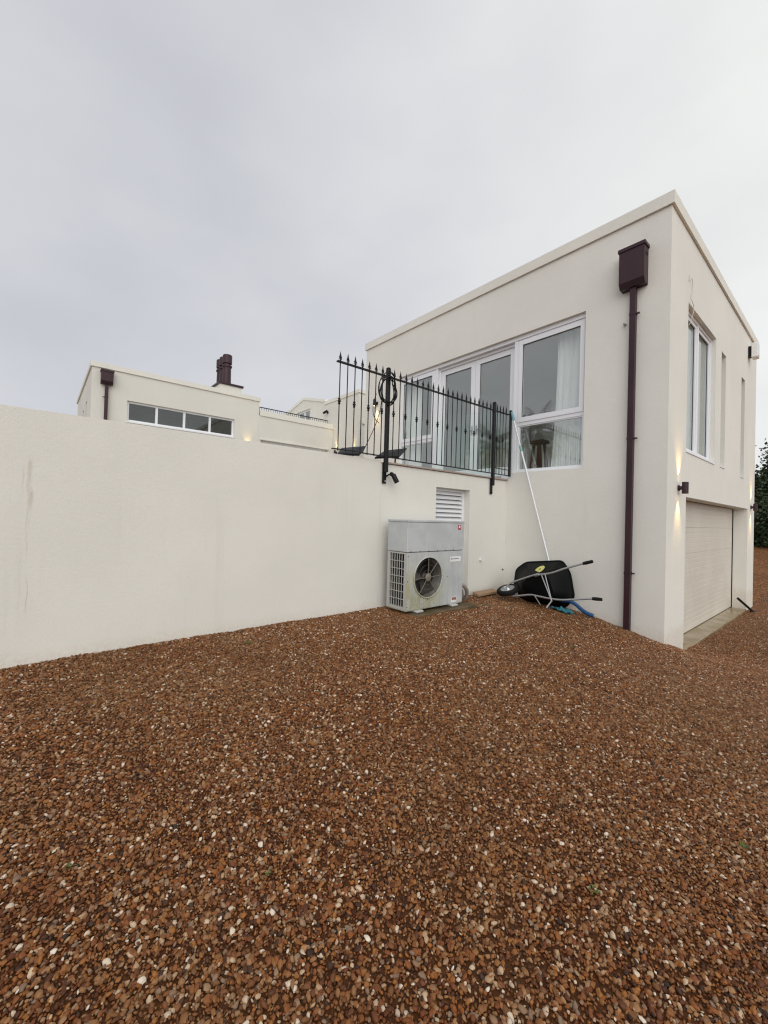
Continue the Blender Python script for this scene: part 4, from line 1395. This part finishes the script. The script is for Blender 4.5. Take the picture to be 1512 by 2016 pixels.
for u0_, u1_, zt_ in ((-14.65, -14.30, 3.08), (-15.65, -15.30, 3.0)):
    part('slot_window', MB().fbox(fL, u0_ + .001, u1_ - .001, 1.601, zt_ - .001, .2, .23), M_slot_dim, lh)
# chimney with three pots
XC = -13.55
ca, cb = at(433, 752, 0, XC), at(476, 762, 0, XC)
ctop = ca.z
ch = part('chimney', MB().box(XC - 1.15, XC, ca.y, cb.y, 3.63, ctop - .045), M_far, lh)
part('chimney_cap', MB().bbox(XC - 1.2, XC + .05, ca.y - .05, cb.y + .05, ctop - .044, ctop + .02, .006), M_brown, ch)
p1 = at(448, 700, 0, XC - .27)
hp_ = p1.z - ctop
for k in range(3):
    cxp = XC - .25 - .31 * k
    part('chimney_pot', MB().lathe((cxp, ca.y + .30, ctop + .02), (0, 0, 1), [(0, .135), (hp_ * .58, .125), (hp_ * .585, .155), (hp_ * .63, .155), (hp_ * .64, .115), (hp_ * .70, .11), (hp_ * .70, .15), (hp_ * .96, .15), (hp_ * .98, .13), (hp_ * .98, .10)], 24), M_brown, ch, 35)
downpipe('short dark brown downpipe on the far house below its coping', fH, at(208, 800, 0, XH).y, 3.66, .72, .27, .36, .075, (2.95,), -1)

# low wing right of it
lw = thing('low_wing', 'low cream wing with a flat parapet beside the far house', 'house', (-15, 6.9, .70))
part('wall', MB().holed(fH, 5.472, 8.395, .70, 3.27, [(5.56, 8.20, .9, 2.47)], .25), M_far, lh and lw)
part('coping', MB().box(XH - .28, XH + .03, 5.507, 8.395, 3.271, 3.455), M_cop, lw)
part('roof', MB().box(-17.8, XH - .25, 5.48, 8.395, 3.05, 3.20), M_cop, lw)
part('recess_doors', MB().ring(fH, 5.561, 8.199, .95, 2.469, .06, .10, .16).fbox(fH, 5.62, 8.14, 1.0, 2.41, .125, .135), [M_white], lw)
part('recess_trim', MB().fbox(fH, 5.52, 8.24, 2.472, 2.52, -.03, -.001), M_cop, lw)
# roof rail
XRR = -13.34
rr_t = thing('roof_railing', 'thin dark railing above the parapet of the low wing', 'railing', (XRR, 7, 3.2))
ya, yb = at(511, 801.4, 0, XRR), at(645, 828.5, 0, XRR)
part('top_rail', MB().tube([Vector((XRR, ya.y, ya.z)), Vector((XRR, min(yb.y, 8.38), yb.z))], .016, 6), M_black, rr_t)
me_b = mesh('baluster', MB().tube([(0, 0, 3.20), (0, 0, ya.z)], .008, 5), M_black)
for k in range(34):
    o = bpy.data.objects.new('baluster', me_b); C.objects.link(o); o.parent = rr_t
    o.location = Vector((XRR, ya.y + (min(yb.y, 8.38) - ya.y) * k / 33, 0)) - root_loc(rr_t)

# gabled house behind
YG = 8.4
fG = lambda u, v, d: Vector((u, YG + d, v))
gh = thing('gabled_house', 'cream house with a low gable and tall side block behind railing', 'house', (-14, 10.5, .70))
WG = (-15.83, -14.80, 3.30, 4.405)
part('side_block', MB().box(-13.64, -11.412, YG, 13.2, .70, 4.335), M_far, gh)
part('coping', MB().box(-13.66, -11.38, YG - .03, 13.2, 4.336, 4.455), M_cop, gh)
part('wall', MB().holed(fG, -17.1, -13.641, .70, 4.41, [WG], .25), M_far, gh)
part('gable', MB().prism([fG(-17.1, 4.411, 0), fG(-13.641, 4.411, 0), fG(-13.641, 4.44, 0), fG(-15.33, 4.86, 0), fG(-17.1, 4.43, 0)], (0, 4.8, 0)), M_far, gh)
part('wall', MB().box(-17.1, -16.85, 8.66, 13.2, .70, 4.41), M_far, gh)
for s, e in (((-15.33, 4.862), (-13.60, 4.432)), ((-15.33, 4.862), (-17.2, 4.412))):
    part('verge_coping', MB().prism([fG(s[0], s[1], -.03), fG(e[0], e[1], -.03), fG(e[0], e[1] + .115, -.03), fG(s[0], s[1] + .115, -.03)], (0, 4.8, 0)), M_cop, gh)
w = part('window', MB().ring(fG, WG[0] + .002, WG[1] - .002, WG[2] + .002, WG[3] - .002, .06, .05, .12).fbox(fG, -15.35, -15.28, WG[2] + .062, WG[3] - .062, .052, .118), M_white, gh)
pane(fG, WG[0] + .05, -15.34, WG[2] + .05, WG[3] - .05, .08, w)
pane(fG, -15.29, WG[1] - .05, WG[2] + .05, WG[3] - .05, .08, w)
part('window_hood', MB().fbox(fG, WG[0] - .04, WG[1] + .04, WG[3] + .001, WG[3] + .05, -.03, .049), M_cop, gh)
part('dark_room_board', MB().box(-16.4, -14.2, 9.2, 9.22, 3.0, 4.4), M_slot_dim, gh)  # dark board standing in for the dim room behind the panes
part('ledge', MB().box(-11.411, -11.36, 8.54, 13.2, 3.27, 3.41), M_cop, gh)
cp = at(645.5, 812, 1, YG)
sc2 = thing('security_camera', 'tiny black camera on the gabled house between gable and railing', 'camera', cp)
part('mount', MB().lathe(cp, (0, -1, 0), [(0, .05), (.03, .05), (.04, .025), (.10, .02)], 12), M_black, sc2, 40)
part('body', MB().tube([cp + Vector((-.10, -.13, -.03)), cp + Vector((.09, -.10, .02))], .045, 12), M_black, sc2, 40)

# ------------------------------------------------------------------ trees
def leafy_tree(label, c, R, H, nleaf, seed, group):
    rg = random.Random(seed)
    base_ = Vector((c[0], c[1], gz(c[0], c[1], False)))
    t = thing('evergreen_tree', label, 'tree', base_, group)
    mb = MB()
    mb.tube([base_ - Vector((0, 0, .2)), base_ + Vector((.1, 0, H * .3)), base_ + Vector((.0, .1, H * .7))], [.22, .16, .06], 10)
    for k in range(9):
        a_ = rg.uniform(0, 6.28); z_ = H * rg.uniform(.15, .6)
        p = base_ + Vector((0, 0, z_))
        mb.tube([p, p + Vector((math.cos(a_) * R * .4, math.sin(a_) * R * .4, H * .12)), p + Vector((math.cos(a_) * R * .8, math.sin(a_) * R * .8, H * .22))], [.07, .045, .015], 6)
    part('trunk', mb, M_bark, t, 50)
    # leaf clumps along twigs on an uneven crown
    mb = MB()
    clumps = []
    for k in range(nleaf // 26):
        a_ = rg.uniform(0, 6.283); h_ = rg.uniform(.02, 1.0)
        prof = R * (1 - .55 * h_ ** 2.2) * (.75 + .25 * noise.noise(Vector((math.cos(a_) * 2, math.sin(a_) * 2, h_ * 4 + seed))))
        rr_ = prof * (rg.random() ** .35)
        clumps.append(base_ + Vector((math.cos(a_) * rr_, math.sin(a_) * rr_, h_ * H * .97)))
    for k in range(26):                                   # sprigs breaking the outline
        a_ = rg.uniform(0, 6.283)
        clumps.append(base_ + Vector((math.cos(a_) * R * rg.uniform(.2, .75), math.sin(a_) * R * rg.uniform(.2, .75), H * rg.uniform(.94, 1.07))))
    for cpt in clumps:
        sz = rg.uniform(.16, .34)
        for q in range(26):
            p = cpt + Vector((rg.gauss(0, sz), rg.gauss(0, sz), rg.gauss(0, sz * .9)))
            d1 = Vector((rg.gauss(0, 1), rg.gauss(0, 1), rg.gauss(.3, .8))).normalized()
            d2 = d1.cross(Vector((rg.gauss(0, 1), rg.gauss(0, 1), rg.gauss(0, 1)))).normalized()
            l_, w_ = rg.uniform(.12, .22), rg.uniform(.04, .075)
            mb.add([p, p + d1 * l_ * .5 + d2 * w_, p + d1 * l_, p + d1 * l_ * .5 - d2 * w_], [(0, 1, 2, 3)])
    me = bpy.data.meshes.new('crown'); me.from_pydata([v - Vector(t.location) for v in mb.v], [], mb.f); me.materials.append(M_leaf)
    o_ = bpy.data.objects.new('crown', me); C.objects.link(o_); o_.parent = t
    return t


leafy_tree('dark evergreen tree beyond the garage block at the right edge', (-2.2, 29), 1.9, 5.0, 26000, 1, 'dark evergreens at the end of the drive')
leafy_tree('darkest low evergreen tucked against the far corner of the garage block', (-4.3, 30.5), 1.5, 3.8, 15000, 2, 'dark evergreens at the end of the drive')
leafy_tree('evergreen outermost to the right at the end of the drive', (1.2, 30), 2.1, 5.2, 16000, 3, 'dark evergreens at the end of the drive')


def palm(label, c, zb_, ht, fr_len, nf, seed):
    rg = random.Random(seed)
    b_ = Vector((c[0], c[1], zb_))
    t = thing('palm_tree', label, 'palm', b_, 'palms mirrored in the windows')
    part('trunk', MB().tube([b_, b_ + Vector((.05, 0, ht * .5)), b_ + Vector((.08, .05, ht))], [.26, .2, .22], 12), M_bark, t, 50)
    top_ = b_ + Vector((.08, .05, ht))
    mb = MB()
    for k in range(nf):
        a_ = 2 * math.pi * k / nf * 2.4 + rg.uniform(-.2, .2)
        el = rg.uniform(-.9, 1.3)
        pr = top_.copy(); prev = None
        d = Vector((math.cos(a_) * math.cos(el), math.sin(a_) * math.cos(el), math.sin(el)))
        side = Vector((-math.sin(a_), math.cos(a_), 0))
        ns = 16
        for s in range(ns):
            q = pr + d * fr_len / ns
            mb.quad(pr - side * .015, pr + side * .015, q + side * .012, q - side * .012)
            if s > 2:
                ll = .42 * math.sin(math.pi * (s / ns) ** .8) + .08
                for sg_ in (-1, 1):
                    e = pr + side * sg_ * ll * .8 + d * ll * .45 - Vector((0, 0, ll * .45))
                    m_ = (pr + e) / 2 + Vector((0, 0, .04))
                    wv = d * .018
                    mb.add([pr - wv, m_ - wv, e, m_ + wv, pr + wv], [(0, 1, 3, 4), (1, 2, 3)])
            pr = q
            d = (d - Vector((0, 0, .095))).normalized()
    part('crown', mb, M_frond, t)
    return t


palm('shaggy palm mirrored in the lower right window panes', (-11.8, -8.0), .72, 4.2, 2.0, 64, 4)
palm('second palm mirrored in the french door glass', (-14.9, -8.2), .72, 3.9, 1.8, 56, 9)

# ------------------------------------------------------------------ weeds in the gravel
def weed(label, px, py, s, seed):
    d = ray(px, py)
    k = 1.0
    for _ in range(40):
        p = d * k; k *= (gz(p.x, p.y)) / p.z
    p = d * k
    rg = random.Random(seed)
    mb = MB()
    for q in range(16):
        a_ = rg.uniform(0, 6.28); l_ = s * rg.uniform(.5, 1.1)
        o_ = p + Vector((rg.gauss(0, s * .25), rg.gauss(0, s * .25), .008))
        d1 = Vector((math.cos(a_) * .7, math.sin(a_) * .7, rg.uniform(.3, .9))) * l_
        w_ = Vector((-math.sin(a_), math.cos(a_), 0)) * s * .13
        mb.add([o_, o_ + d1 * .5 + w_, o_ + d1 - Vector((0, 0, l_ * .25)), o_ + d1 * .5 - w_], [(0, 1, 2, 3)])
    solo('weed', mb, M_weed, label, 'weed', 'small weeds in the gravel', origin=p)


weed('green weed in the gravel below the white wall', 489, 1268, .05, 1)
weed('weed at the left in the gravel nearest the camera', 135, 1713, .022, 2)
weed('weed in the right foreground gravel', 1168, 1758, .028, 3)
weed('weed in the gravel near the right border of the photo', 1466, 1672, .025, 4)
weed('weed in the gravel in front of the wheelbarrow handles', 1128, 1276, .04, 5)
weed('smallest weed in the middle foreground gravel', 527, 1724, .018, 6)
